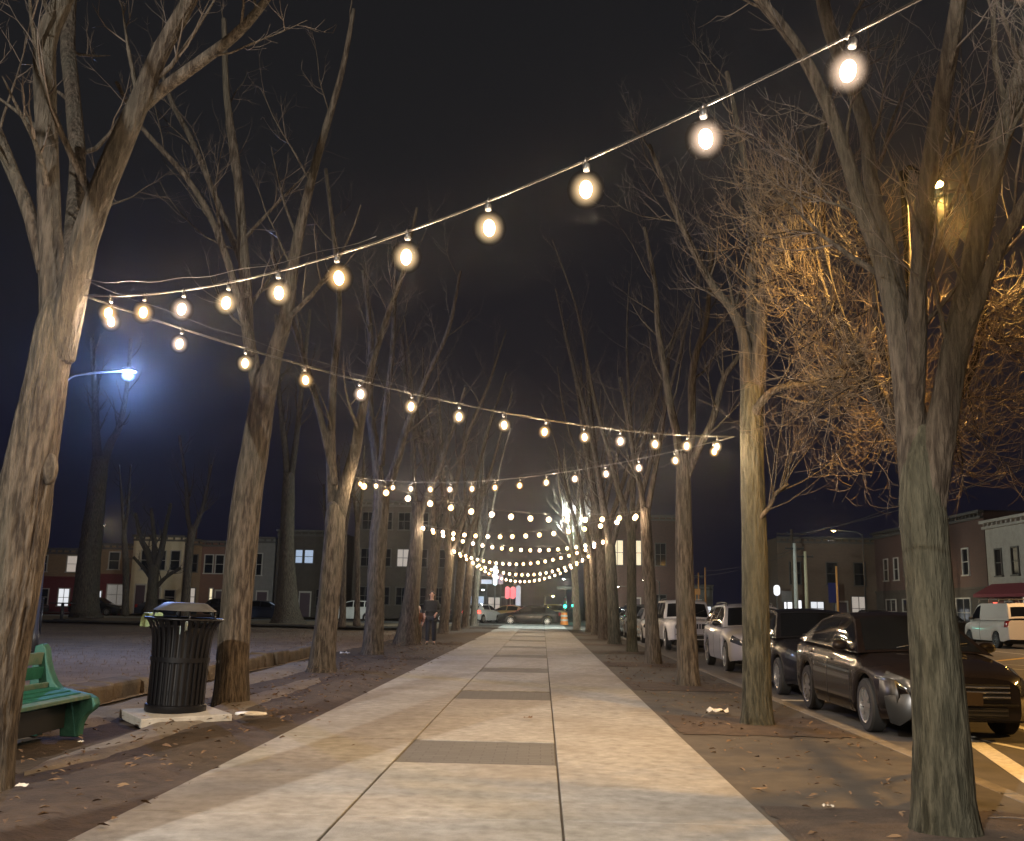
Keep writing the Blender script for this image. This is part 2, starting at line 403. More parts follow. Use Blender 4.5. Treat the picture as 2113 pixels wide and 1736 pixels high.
# road markings
def stripe(name, pa, pb, w, z, m, label):
    pa, pb = Vector(pa), Vector(pb); d = (pb - pa).normalized(); n = Vector((-d.y, d.x)) * w / 2
    b = MB(); k = 16
    b.grid([[Vector((*(pa + (pb - pa) * i / k - n), z)), Vector((*(pa + (pb - pa) * i / k + n), z))] for i in range(k + 1)])
    return struct(b.build(name, m), label)
Z1 = -.126
stripe('road_marking', (5.22, 12.8), (4.2, 8.4), .22, Z1, M_white_paint, 'broad white line slanting in front of the dark brown sedan')
stripe('road_marking', (5.15, 12.8), (5.75, 10.1), .11, Z1, M_white_paint, 'thin white line running out from under the sedan bumper')
stripe('road_marking', (6.28, 12.9), (6.60, 15.6), .12, Z1, M_white_paint, 'white parking line beside the far wheels of the sedan')
stripe('road_marking', (3.8, 17.15), (6.3, 17.15), .16, Z1, M_white_paint, 'white parking stall line between the sedan and the black hatchback')
stripe('road_marking', (13.9, 32.05), (18.2, 37.4), .24, Z1, M_yellow_paint, 'yellow line slanting across the middle of the road')
stripe('road_marking', (13.3, 30.9), (15.6, 29.6), .12, Z1, M_white_paint, 'thin white line just below the yellow line in the road')
stripe('road_marking', (12.9, 28.4), (14.4, 26.2), .12, Z1, M_white_paint, 'nearest thin white line across the road past the sedan')
stripe('road_marking', (18.2, -10), (18.2, 72), .12, Z1, M_white_paint, 'white edge line along the far parking lane')
stripe('road_marking', (11.0, 36), (11.0, 72), .14, Z1, M_yellow_paint, 'yellow centre line running to the cross street')

# fallen leaves and twigs
b = MB()
for k in range(2600):
    if R.random() < .62: x, y = R.gauss(-3.5, .75), R.uniform(2.5, 34)
    elif R.random() < .6: x, y = R.uniform(1.6, 3.45), R.uniform(4, 30)
    else: x, y = R.uniform(-12, -4), R.uniform(5, 34)
    if -2.5 < x < 1.5 and R.random() < .93: continue
    if x > 3.4: continue
    s = R.uniform(.012, .035); a = R.uniform(0, 2 * PI); t = R.uniform(-.5, .5)
    z = .075 + R.uniform(0, .02) if x < WX0 else .032 + R.uniform(0, .01)
    if x < -5.5: z = .10
    s *= .8
    e1 = Vector((math.cos(a), math.sin(a), t * .6)) * s * 1.5; e2 = Vector((-math.sin(a), math.cos(a), R.uniform(-.4, .4))) * s * R.uniform(.45, .8)
    cu = Vector((0, 0, s * R.uniform(.1, .7)))
    p = Vector((x, y, z))
    b.add([p - e1 * 1.25, p - e1 * .4 + e2 * .8 + cu, p + e1 * .35 + e2 + cu * .6, p + e1 * 1.15, p + e1 * .3 - e2 + cu, p - e1 * .5 - e2 * .75 + cu * .5, p], [(0, 1, 6), (1, 2, 6), (2, 3, 6), (3, 4, 6), (4, 5, 6), (5, 0, 6)])
lv = b.build('fallen_leaves', M_leaf, smooth=False)
tag(lv, 'brown dead leaves scattered over the soil beside the walk', None, None, 'stuff')

b = MB()
for k in range(9000):
    x, y = -5.6 - abs(R.gauss(0, 9)), R.uniform(6, 48)
    h = R.uniform(.03, .09); a = R.uniform(0, PI); w = R.uniform(.004, .009)
    z = .10 * noise.noise(Vector((x * .16, y * .16, 3.1)))
    e = Vector((math.cos(a), math.sin(a), 0)) * w; t = Vector((R.uniform(-.03, .03), R.uniform(-.03, .03), h))
    p = Vector((x, y, z - .005))
    b.add([p - e, p + e, p + t], [(0, 1, 2)])
tag(b.build('dry_grass', M_leaf, smooth=False), 'sparse dry winter grass blades on the park lawn', None, None, 'stuff')

# ------------------------------------------------------------------ trees
def rdir(d, ang, az, rng=R):
    d = d.normalized(); o = d.orthogonal().normalized(); q = d.cross(o)
    return (d * math.cos(ang) + (o * math.cos(az) + q * math.sin(az)) * math.sin(ang)).normalized()

def twig(mb, p, d, ln, r, rng, up=.10, wob=.22, seg=3, n=3):
    pts = [p]; rad = [r]
    for i in range(seg):
        d = (d + Vector((rng.uniform(-wob, wob), rng.uniform(-wob, wob), rng.uniform(-wob, wob) + up))).normalized()
        p = p + d * ln / seg
        pts.append(p); rad.append(max(.0012, r * (1 - .75 * (i + 1) / seg)))
    mb.tube(pts, rad, n, cap=False)
    return pts, d

def branch(limb, tw, p, d, ln, r, rng, nsub=6, ntw=6, up=.12):
    seg = max(4, int(ln / .28)); pts = [p]; rad = [r]; ds = []
    for i in range(seg):
        d = (d + Vector((rng.uniform(-.2, .2), rng.uniform(-.2, .2), rng.uniform(-.16, .16) + up))).normalized()
        p = p + d * ln / seg; ds.append(d); pts.append(p); rad.append(max(.003, r * (1 - .8 * (i + 1) / seg)))
    limb.tube(pts, rad, 5 if r > .02 else 4, cap=False)
    for k in range(nsub):
        t = rng.uniform(.2, 1) * (seg - .01); i = int(t); q = pts[i].lerp(pts[i + 1], t - i)
        dd = rdir(ds[i], rng.uniform(.5, 1.1), rng.uniform(0, 2 * PI), rng)
        l2 = ln * rng.uniform(.28, .5)
        tp, td = twig(tw, q, dd, l2, max(.0035, rad[i] * .5), rng, up=.14, seg=4, n=3)
        for j in range(ntw):
            u = rng.randint(1, 4); e = (tp[u] - tp[u - 1]).normalized()
            twig(tw, tp[u], rdir(e, rng.uniform(.4, 1.0), rng.uniform(0, 2 * PI), rng), l2 * rng.uniform(.3, .6), .0026, rng, up=.12)

def make_tree(name, label, base, trunk, stems, nbr=9, nsub=6, ntw=5, seed=1, bark=None, hi=False, group=None, cat='tree', bl=1.5, start=.3, rough=.05, extra=(), sides=None):
    """trunk, stems: lists of (x, y, z, r) in world space"""
    rng = random.Random(seed)
    root = thing(name, label, cat, base, group=group)
    B = Vector(base)
    bark = bark or M_bark
    tp = smooth_path(trunk, 26 if hi else 8)
    m = MB(); m.tube([Vector(q[:3]) - B for q in tp], [q[3] for q in tp], sides or (110 if hi else 26), rough=rough, seed=seed * 3.1, cap='round')
    m.build('trunk', bark, root)
    tw = MB()
    for si, st in enumerate(stems):
        sp = smooth_path(st, 22 if hi else 7)
        lm = MB(); pts = [Vector(q[:3]) - B for q in sp]; rad = [max(.006, q[3]) for q in sp]
        lm.tube(pts, rad, (56 if hi else 14), rough=rough, seed=seed + si * 5.3, cap='round')
        n = len(pts)
        for k in range(nbr):
            t = start + (1 - start) * (k + rng.random()) / nbr
            i = min(n - 2, int(t * (n - 1)))
            d = (pts[i + 1] - pts[i]).normalized()
            ax = rdir(d, rng.uniform(.45, .95), rng.uniform(0, 2 * PI), rng)
            branch(lm, tw, pts[i], ax, bl * rng.uniform(.6, 1.25) * (1.15 - .5 * t), max(.008, rad[i] * rng.uniform(.25, .45)), rng, nsub, ntw)
        lm.build('limb', bark if bark.name == 'lamplit_bark' else M_limb, root)
    for e in extra: e(root, B)
    if tw.v: tw.build('crown', M_twig, root)
    return root

def px(lst, Y0, Y1=None):
    """a stem given as (px, py, half width in px); its distance runs from Y0 to Y1"""
    Y1 = Y0 if Y1 is None else Y1; out = []
    for i, (a, b_, r) in enumerate(lst):
        Y = Y0 + (Y1 - Y0) * i / max(1, len(lst) - 1)
        q = at(a, b_, Y); e = q - Vector((0, 0, EYE)); dep = e.dot(fw); side_ = e.dot(rt2)
        out.append((q.x, q.y, q.z, r * dep / FPX * dep / math.hypot(dep, side_)))
    return out

def knot(p, r, sc_=(1, 1, 1)):
    def f(root, B):
        m = MB(); prof = [(r * math.sin(PI * i / 8), -r * math.cos(PI * i / 8)) for i in range(9)]
        m.lathe(prof, 12)
        m.v = [Vector((v.x * sc_[0], v.y * sc_[1], v.z * sc_[2])) * (1 + .18 * noise.noise(v * 22)) + Vector(p) - B for v in m.v]
        m.build('burl', M_bark, root)
    return f

GL, GR = 'trees in the row left of the walk', 'trees in the row right of the walk'
make_tree('street_tree', 'big furrowed tree beside the green bench, nearest of the left row, forking above the lights', (-3.76, 7.05, 0),
    px([(-62, 1700, 105), (-54, 1640, 84), (-42, 1560, 74), (-26, 1450, 69), (-2, 1320, 65), (22, 1200, 62), (48, 1050, 57), (72, 920, 50), (94, 800, 44), (111, 705, 42), (122, 640, 35), (128, 590, 18)], 7.05, 7.0),
    [px([(122, 740, 32), (143, 640, 32), (160, 560, 31), (174, 500, 29), (207, 400, 27), (252, 290, 25), (292, 200, 21), (330, 110, 18), (375, 30, 16), (410, -40, 14), (450, -150, 11)], 7.0, 6.6),
     px([(290, 225, 12), (330, 190, 12), (380, 152, 12), (440, 108, 11), (490, 68, 10), (540, 12, 8), (590, -60, 6), (640, -150, 4)], 6.85, 6.4),
     px([(106, 740, 29), (110, 640, 29), (108, 560, 28), (102, 450, 24), (97, 300, 23), (92, 180, 23), (95, 80, 23), (130, 0, 20), (175, -120, 14)], 7.0, 7.1),
     px([(128, 690, 14), (138, 600, 16), (150, 470, 17), (160, 340, 17), (150, 200, 16), (140, 80, 15), (150, -60, 12)], 7.2, 11.5),
     px([(92, 560, 16), (60, 440, 15), (28, 360, 14), (-5, 280, 14), (-60, 150, 11), (-110, 0, 9)], 7.0, 7.3)],
    nbr=5, nsub=4, ntw=4, seed=3, hi=True, group=GL, start=.35, bl=1.5, rough=.07, extra=[knot(at(103, 968, 6.98), .06, (1, 1, 1.9))])
make_tree('street_tree', 'leaning tree right behind the black litter bin, second of the left row', (-4.06, 13.22, 0),
    px([(474, 1475, 50), (476, 1450, 40), (479, 1400, 35), (483, 1300, 33), (493, 1190, 32), (502, 1100, 32), (514, 1000, 30), (530, 900, 28), (540, 830, 25), (545, 785, 17), (547, 755, 8)], 13.2),
    [px([(540, 880, 20), (552, 800, 20), (566, 735, 17), (590, 650, 15), (606, 540, 12), (628, 430, 10), (662, 300, 8), (705, 150, 6), (730, 20, 4)], 13.2, 12.6),
     px([(533, 880, 19), (534, 815, 18), (524, 760, 14), (512, 690, 13), (507, 600, 13), (499, 480, 11), (489, 350, 9), (468, 200, 7), (462, 40, 5)], 13.2, 13.6),
     px([(520, 730, 9), (500, 650, 8), (470, 540, 8), (430, 440, 7), (375, 355, 6), (290, 260, 5), (240, 170, 4)], 13.2, 12.3),
     px([(508, 610, 8), (505, 560, 8), (470, 470, 7), (400, 300, 6), (350, 200, 5), (320, 90, 4)], 13.3, 14.2)],
    nbr=6, nsub=5, ntw=4, seed=5, group=GL, bl=1.7, rough=.035, sides=48)
make_tree('street_tree', 'third tree of the left row, carrying a light string end high up', (-4.35, 19.93, 0),
    px([(662, 1398, 36), (664, 1375, 29), (668, 1330, 25), (675, 1270, 23), (684, 1180, 22), (690, 1110, 21), (694, 1045, 20)], 19.9),
    [px([(688, 1060, 14), (685, 1000, 12), (683, 900, 9), (688, 780, 8), (700, 640, 6), (690, 500, 5), (672, 350, 4)], 19.9, 20.4),
     px([(699, 1065, 15), (712, 1005, 14), (733, 930, 12), (746, 850, 10), (766, 760, 7), (800, 650, 6), (832, 560, 4), (860, 430, 3)], 19.9, 19.2),
     px([(690, 1000, 8), (670, 900, 7), (640, 780, 6), (600, 650, 5), (560, 520, 4)], 19.9, 20.3)],
    nbr=6, nsub=5, ntw=4, seed=7, group=GL, bl=1.9, rough=.035)
make_tree('street_tree', 'fourth tree of the left row, slimmer trunk between the person and the bin', (-4.51, 26.8, 0),
    px([(767, 1362, 30), (769, 1340, 23), (773, 1270, 19), (780, 1120, 18), (785, 1060, 17), (789, 1000, 16)], 26.8),
    [px([(784, 1010, 11), (775, 930, 10), (762, 830, 8), (765, 700, 6), (750, 560, 4)], 26.8, 27.3),
     px([(795, 1015, 11), (815, 965, 9), (840, 880, 7), (880, 780, 5), (925, 680, 4), (950, 560, 3)], 26.8, 26),
     px([(787, 960, 7), (795, 850, 6), (810, 720, 5), (815, 580, 4)], 26.8, 27.2)],
    nbr=9, nsub=6, ntw=4, seed=9, group=GL, bl=2.2, rough=.035)
make_tree('street_tree', 'broad based tree directly beside the standing person in the left row', (-4.51, 33.47, 0),
    px([(837, 1342, 34), (840, 1318, 26), (845, 1270, 19), (851, 1210, 16), (858, 1130, 14), (861, 1080, 13), (862, 1040, 12)], 33.4),
    [px([(859, 1060, 8), (853, 1000, 7), (850, 900, 6), (838, 800, 5), (830, 690, 3)], 33.4, 34),
     px([(866, 1060, 9), (880, 1025, 7), (902, 975, 6), (932, 890, 4), (960, 800, 3)], 33.4, 33)],
    nbr=10, nsub=6, ntw=4, seed=11, group=GL, bl=2.4, rough=.035)
make_tree('street_tree', 'near right tree in front of the brown sedan, splitting into several steep limbs', (2.50, 6.52, 0),
    px([(1956, 1775, 108), (1953, 1735, 86), (1950, 1690, 72), (1946, 1620, 64), (1941, 1500, 57), (1928, 1330, 51), (1914, 1170, 48), (1904, 1060, 48), (1901, 990, 43), (1903, 935, 34), (1906, 885, 18)], 6.5),
    [px([(1902, 1070, 38), (1893, 975, 38), (1884, 890, 34), (1870, 780, 29), (1850, 655, 25), (1820, 540, 20), (1775, 420, 16), (1745, 320, 14), (1700, 200, 13), (1640, 90, 12), (1560, -10, 10), (1480, -110, 7)], 6.5, 6.9),
     px([(1888, 930, 16), (1888, 850, 19), (1890, 780, 20), (1893, 690, 20), (1896, 560, 18), (1910, 400, 18), (1935, 250, 19), (1965, 80, 18), (1985, -40, 16), (2010, -160, 12)], 6.56, 6.0),
     px([(1912, 1090, 34), (1926, 980, 35), (1946, 865, 32), (1966, 740, 28), (1986, 640, 26), (2020, 480, 24), (2052, 330, 24), (2092, 200, 22), (2130, 80, 20), (2180, -80, 15)], 6.5, 6.2),
     px([(1966, 790, 22), (1985, 715, 19), (2015, 630, 16), (2062, 515, 14), (2115, 415, 13), (2190, 290, 11), (2260, 150, 9)], 6.45, 5.9),
     px([(1872, 790, 18), (1862, 660, 16), (1845, 540, 15), (1800, 390, 15), (1782, 250, 14), (1715, 70, 14), (1690, -40, 13), (1670, -150, 10)], 6.6, 7.3)],
    nbr=8, nsub=6, ntw=5, seed=13, hi=True, bark=M_bark_green, group=GR, bl=1.5, rough=.045, start=.3,
    extra=[knot(at(1985, 625, 6.3), .035, (1, .5, 1.8))])
make_tree('street_tree', 'straight right tree with the nearest light string tied to it, beside the black hatchback', (2.54, 12.1, 0),
    px([(1564, 1515, 50), (1563, 1495, 37), (1562, 1450, 31), (1561, 1380, 29), (1559, 1250, 28), (1556, 1100, 26), (1552, 960, 24), (1551, 860, 24), (1551, 800, 23)], 12.1),
    [px([(1546, 830, 18), (1541, 750, 15), (1533, 690, 12), (1511, 640, 10), (1470, 588, 8), (1427, 509, 7), (1385, 415, 6), (1340, 300, 4)], 12.1, 12.3),
     px([(1556, 830, 18), (1566, 735, 16), (1571, 655, 13), (1583, 574, 12), (1616, 500, 11), (1653, 419, 9), (1690, 300, 7), (1720, 150, 5)], 12.1, 11.6),
     px([(1552, 800, 14), (1552, 700, 12), (1550, 600, 11), (1552, 500, 10), (1554, 440, 8), (1530, 300, 6), (1500, 150, 5)], 12.2, 12.6),
     px([(1556, 860, 12), (1572, 828, 8), (1605, 802, 7), (1680, 788, 6), (1760, 760, 5), (1840, 742, 4)], 12.05, 11.2),
     px([(1556, 1080, 6), (1585, 1050, 4.5), (1602, 1018, 4), (1626, 1000, 3)], 12.0, 11.9)],
    nbr=10, nsub=6, ntw=5, seed=15, bark=M_bark_green, group=GR, bl=1.6, rough=.028, sides=48)
make_tree('street_tree', 'third right tree, wavy forked trunk between the hatchback and the silver car', (2.56, 17.84, 0),
    px([(1420, 1428, 30), (1420, 1405, 24), (1418, 1340, 21), (1413, 1200, 19), (1411, 1080, 17), (1410, 990, 15), (1411, 940, 14)], 17.8),
    [px([(1416, 980, 9), (1427, 898, 8), (1428, 785, 8), (1437, 730, 7), (1455, 672, 6), (1462, 620, 5), (1470, 500, 4)], 17.8, 17.4),
     px([(1405, 970, 10), (1397, 900, 9), (1384, 841, 8), (1370, 757, 7), (1357, 672, 6), (1352, 590, 5), (1330, 470, 4)], 17.8, 18.2),
     px([(1414, 990, 9), (1440, 930, 8), (1470, 868, 7), (1493, 783, 6), (1523, 737, 5), (1560, 660, 4)], 17.8, 17.2)],
    nbr=9, nsub=6, ntw=5, seed=17, group=GR, bl=1.8, rough=.03)
make_tree('street_tree', 'fourth right tree, narrow V fork just above its string of lights', (2.66, 24.28, 0),
    px([(1349, 1385, 24), (1348, 1365, 18), (1345, 1290, 14), (1337, 1150, 12), (1333, 1080, 11), (1332, 1050, 10)], 24.3),
    [px([(1329, 1060, 7), (1322, 1010, 6), (1311, 960, 5), (1297, 880, 4), (1280, 780, 3)], 24.3, 24.6),
     px([(1335, 1060, 7), (1346, 1000, 6), (1357, 940, 5), (1371, 850, 4), (1380, 740, 3)], 24.3, 24)],
    nbr=10, nsub=6, ntw=4, seed=19, group=GR, bl=2.2, rough=.03)

def vase(name, label, x, y, r, fork, h, seed, n=3, lean=0., group=None, nbr=9, nsub=5, ntw=4, spread=.30, bark=None, bl=2.2):
    g = random.Random(seed)
    tr = [(x, y, -.05, r * 1.7), (x, y, .25, r * 1.15), (x + lean * .3, y, fork * .5, r), (x + lean * .7, y, fork - .1, r * .92), (x + lean * .8, y, fork + .3, r * .5)]
    st = []
    a0 = g.uniform(0, 2 * PI)
    for k in range(n):
        a = a0 + 2 * PI * k / n + g.uniform(-.3, .3); q = g.uniform(.8, 1.3) * spread; bx, by = x + lean * .7, y
        pts = [(bx, by, fork - .5, r * .7), (bx + math.cos(a) * r * .4, by + math.sin(a) * r * .4, fork + .1, r * .68)]
        for t in (.25, .5, .75, 1.):
            d = (h - fork) * t
            pts.append((bx + math.cos(a) * d * q + g.uniform(-.15, .15), by + math.sin(a) * d * q + g.uniform(-.15, .15), fork + d, r * .62 * (1 - .78 * t)))
        st.append(pts)
    return make_tree(name, label, (x, y, 0), tr, st, nbr, nsub, ntw, seed, bark, group=group, bl=bl, rough=.03)

for k, (x, y, lab) in enumerate([(-4.5, 39.6, 'sixth tree of the left row, first one past the standing person'),
                                 (-4.5, 46.0, 'seventh left tree, where the far light strings swing back across'),
                                 (-4.45, 52.2, 'eighth left tree, thin in the distance before the pale lit trunks'),
                                 (-4.45, 58.4, 'pale lit tree near the end of the left row'),
                                 (-4.4, 64.5, 'last left tree, bright trunk beside the cross street')]):
    vase('street_tree', lab, x, y, .21, 3.6, 12.5, 31 + k, lean=.25, group=GL, nbr=9 if k < 3 else 12)
for k, (x, y, lab) in enumerate([(2.72, 30.6, 'fifth right tree, dark trunk in front of the two tall lit windows'),
                                 (2.60, 36.4, 'sixth right tree, dark trunk with a string tied beside the white jeep'),
                                 (2.55, 41.6, 'seventh right tree, dark and broad beside the far parked cars'),
                                 (2.52, 47.4, 'eighth right tree, hidden half behind the darker trunks'),
                                 (2.50, 53.2, 'ninth right tree, only a sliver of trunk before the corner')]):
    vase('street_tree', lab, x, y, (.145, .20, .2, .18, .18)[k], 3.6, 12.5, 51 + k, lean=(0, -.2, -.2, -.2, -.2)[k], group=GR, nbr=9, bark=M_bark_green if k < 2 else None)
vase('street_tree', 'brightly lit bare tree at the corner, glaring white upright limbs', 2.05, 59.0, .2, 3.4, 10.5, 77, n=6, lean=-.25, group=GR, nbr=12, nsub=6, spread=.17, bark=mat('lamplit_bark', (.20, .19, .16), color2=(.36, .34, .29), **BARK))  # bark lightened: the lamp's glare is put into its colour
vase('street_tree', 'right row tree beside the camera holding the nearest string, past the right edge', 2.75, 1.35, .22, 3.9, 11, 79, lean=-.05, group=GR, nbr=6, nsub=4, ntw=3, spread=.2, bark=M_bark_green)

# dense fine-twigged tree round the orange street lamp
def lamp_tree():
    g = random.Random(101); base = Vector((2.98, 7.85, 0))
    root = thing('ornamental_tree', 'dense fine twigged tree glowing orange around the street lamp', 'tree', base)
    m = MB(); tp = smooth_path([(0, 0, -.05, .16), (0, 0, .3, .115), (.04, .1, 1.2, .10), (.08, .25, 2.2, .095), (.10, .4, 2.9, .085)], 8)
    m.tube([q[:3] for q in tp], [q[3] for q in tp], 20, rough=.03); m.build('trunk', M_bark, root)
    cen = Vector((.62, 1.75, 4.25)); tw = MB()
    lamp = Vector((3.93, 9.5, 5.68)) - base
    for si in range(15):
        a = 2 * PI * si / 15 + g.uniform(-.3, .3); sp = g.uniform(.5, 1.05)
        end = cen + Vector((1.45 * math.cos(a) * sp, 1.25 * math.sin(a) * sp, g.uniform(-.2, 2.5)))
        mid = Vector((.10, .4, 2.7)).lerp(end, .45) + Vector((.25 * math.cos(a), .25 * math.sin(a), -.1))
        lmat = mat('dark_young_bark', (.022, .016, .012), color2=(.045, .033, .024), scale=9, rough=.8, spec=.15)
        pts = smooth_path([(.10, .38, 2.6, .055), (*mid, .036), (*end, .012)], 8)
        if min((Vector(q[:3]) - lamp).length for q in pts) < 1.1: continue
        lm = MB(); P_ = [Vector(q[:3]) for q in pts]; lm.tube(P_, [q[3] for q in pts], 8, rough=.03)
        for k in range(13):
            i = g.randint(3, len(P_) - 2); d = (P_[i + 1] - P_[i]).normalized()
            out = (P_[i] - cen); out.z *= .3; out = (out.normalized() + Vector((g.uniform(-.7, .7), g.uniform(-.7, .7), g.uniform(-.75, .35)))).normalized()
            ln = g.uniform(.55, 1.15); p = P_[i]; bp = [p]; br = [.011]; dd = out
            for s in range(5):
                dd = (dd + Vector((g.uniform(-.2, .2), g.uniform(-.2, .2), g.uniform(-.25, .12) + (.16 if s > 2 else -.05)))).normalized()
                p = p + dd * ln / 5; bp.append(p); br.append(.011 - .0017 * (s + 1))
            lm.tube(bp, br, 4, cap=False)
            for j in range(15):
                u = g.randint(1, 5); q = bp[u].lerp(bp[u - 1], g.random())
                if (q - lamp).length < .45: continue
                d2 = rdir(bp[u] - bp[u - 1], g.uniform(.5, 1.25), g.uniform(0, 2 * PI), g)
                tp_, td = twig(tw, q, d2, g.uniform(.22, .6), .0042, g, up=.22, wob=.3, seg=4)
                for w in range(3):
                    u2 = g.randint(1, 4)
                    twig(tw, tp_[u2], rdir(tp_[u2] - tp_[u2 - 1], g.uniform(.4, 1.1), g.uniform(0, 2 * PI), g), g.uniform(.1, .26), .0027, g, up=.25, wob=.3)
        lm.build('limb', lmat, root)
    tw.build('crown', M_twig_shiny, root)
lamp_tree()

# park trees behind
make_tree('park_tree', 'thick knobbly park tree in front of the maroon shopfront', (-32.0, 66, 0),
    px([(176, 1275, 38), (177, 1255, 30), (180, 1200, 26), (188, 1120, 23), (197, 1040, 20), (203, 985, 19), (206, 950, 17)], 66),
    [px([(203, 960, 11), (198, 900, 9), (196, 820, 7), (190, 700, 5)], 66), px([(210, 960, 11), (228, 915, 9), (246, 880, 7), (262, 800, 5), (270, 700, 4)], 66)],
    nbr=8, nsub=5, ntw=4, seed=61, bl=3, group='trees in the park', rough=.05)
make_tree('park_tree', 'wide smooth park trunk between the second and third left trees', (-20.8, 62, 0),
    px([(592, 1292, 42), (592, 1265, 28), (592, 1210, 20), (592, 1130, 15), (594, 1050, 14), (596, 980, 12)], 62),
    [px([(594, 1000, 8), (588, 920, 7), (575, 800, 5), (570, 650, 4)], 62), px([(598, 1000, 8), (612, 900, 6), (625, 780, 5), (640, 640, 3)], 62)],
    nbr=8, nsub=5, ntw=4, seed=62, bl=3, group='trees in the park', rough=.03)
make_tree('park_tree', 'small dark low-forking tree in front of the cream house', (-32.0, 76.5, 0),
    px([(312, 1262, 15), (313, 1240, 12), (316, 1200, 11), (318, 1170, 11)], 76.5),
    [px([(316, 1180, 8), (305, 1140, 7), (290, 1110, 5), (280, 1060, 3)], 76.5), px([(319, 1180, 8), (332, 1140, 7), (340, 1100, 5), (352, 1040, 3)], 76.5),
     px([(316, 1200, 5), (298, 1175, 4), (276, 1150, 3)], 76.5), px([(320, 1215, 5), (342, 1192, 4), (372, 1172, 3)], 76.5), px([(318, 1170, 6), (318, 1110, 5), (312, 1050, 3)], 76.5)],
    nbr=5, nsub=4, ntw=3, seed=63, bl=1.6, group='trees in the park')
make_tree('park_tree', 'thin park tree with a high fork left of the second left tree', (-21.5, 60, 0),
    px([(380, 1276, 12), (384, 1230, 9), (390, 1150, 8), (394, 1110, 8), (396, 1090, 8)], 60),
    [px([(394, 1100, 5), (387, 1060, 5), (384, 1000, 4), (370, 900, 3)], 60), px([(397, 1100, 6), (410, 1070, 5), (420, 1040, 4), (436, 960, 3)], 60)],
    nbr=8, nsub=5, ntw=3, seed=64, bl=2.6, group='trees in the park')
make_tree('park_tree', 'dark slim trunk beside the cream house, left of the low-forking tree', (-33.5, 70, 0),
    px([(258, 1268, 9), (259, 1240, 7), (260, 1180, 7), (257, 1120, 6), (256, 1095, 5)], 70),
    [px([(256, 1100, 4), (252, 1040, 3), (246, 960, 2)], 70), px([(257, 1100, 4), (264, 1050, 3), (270, 960, 2)], 70)],
    nbr=6, nsub=4, ntw=3, seed=65, bl=2, group='trees in the park')
make_tree('park_tree', 'crooked pale sapling in front of the two bluish lit windows', (-13.5, 58, 0),
    px([(661, 1272, 6), (663, 1240, 5), (668, 1200, 4.5), (675, 1160, 4), (677, 1110, 3.5)], 58),
    [px([(676, 1120, 3), (670, 1060, 2.5), (668, 1000, 2)], 58), px([(677, 1120, 3), (686, 1060, 2.5), (690, 1000, 2)], 58)],
    nbr=5, nsub=4, ntw=3, seed=66, bl=1.5, group='trees in the park', bark=M_bark_green)
make_tree('park_tree', 'dark slender trunk just right of the third left tree', (-9.9, 48, 0),
    px([(705, 1292, 9), (707, 1270, 7), (708, 1200, 6), (710, 1130, 5.5), (711, 1090, 5)], 48),
    [px([(710, 1100, 4), (704, 1030, 3), (698, 940, 2)], 48), px([(712, 1100, 4), (722, 1030, 3), (730, 940, 2)], 48)],
    nbr=6, nsub=4, ntw=3, seed=67, bl=2, group='trees in the park')
make_tree('park_tree', 'dark slender trunk left of the fourth left tree', (-9.4, 50, 0),
    px([(736, 1290, 8), (737, 1260, 6), (738, 1190, 5), (737, 1120, 5), (738, 1080, 4)], 50),
    [px([(737, 1090, 3.5), (730, 1010, 3), (728, 920, 2)], 50), px([(739, 1090, 3.5), (748, 1010, 3), (752, 920, 2)], 50)],
    nbr=6, nsub=4, ntw=3, seed=68, bl=2, group='trees in the park')

# ------------------------------------------------------------------ light strings
def bulb_meshes():
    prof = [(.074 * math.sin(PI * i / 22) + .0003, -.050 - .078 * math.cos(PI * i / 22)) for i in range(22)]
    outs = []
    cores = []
    for m, mc in zip(M_halos, M_cores):
        b = MB(); b.lathe(prof, 28); outs.append(b.build('bulb_halo', m))  # outer globe is the modelled glow halo round the core
        b = MB(); b.lathe([(.025 * math.sin(PI * i / 10) + .0003, -.050 - .037 * math.cos(PI * i / 10)) for i in range(11)], 12); cores.append(b.build('filament_core', mc))
    k = MB(); k.lathe([(.0, .064), (.009, .063), (.0135, .057), (.0145, .042), (.013, .030), (.0, .030)], 10)
    for z0 in (.058,): k.tube([(0, 0, z0), (.002, 0, .066), (0, 0, .073)], .0035, 5)
    so = k.build('socket', M_socket)
    return outs, so, cores
B_PROTO, S_PROTO, C_PROTO = bulb_meshes()
FIL = [None] * 6; B_USED = [False] * 6; S_USED = [False]
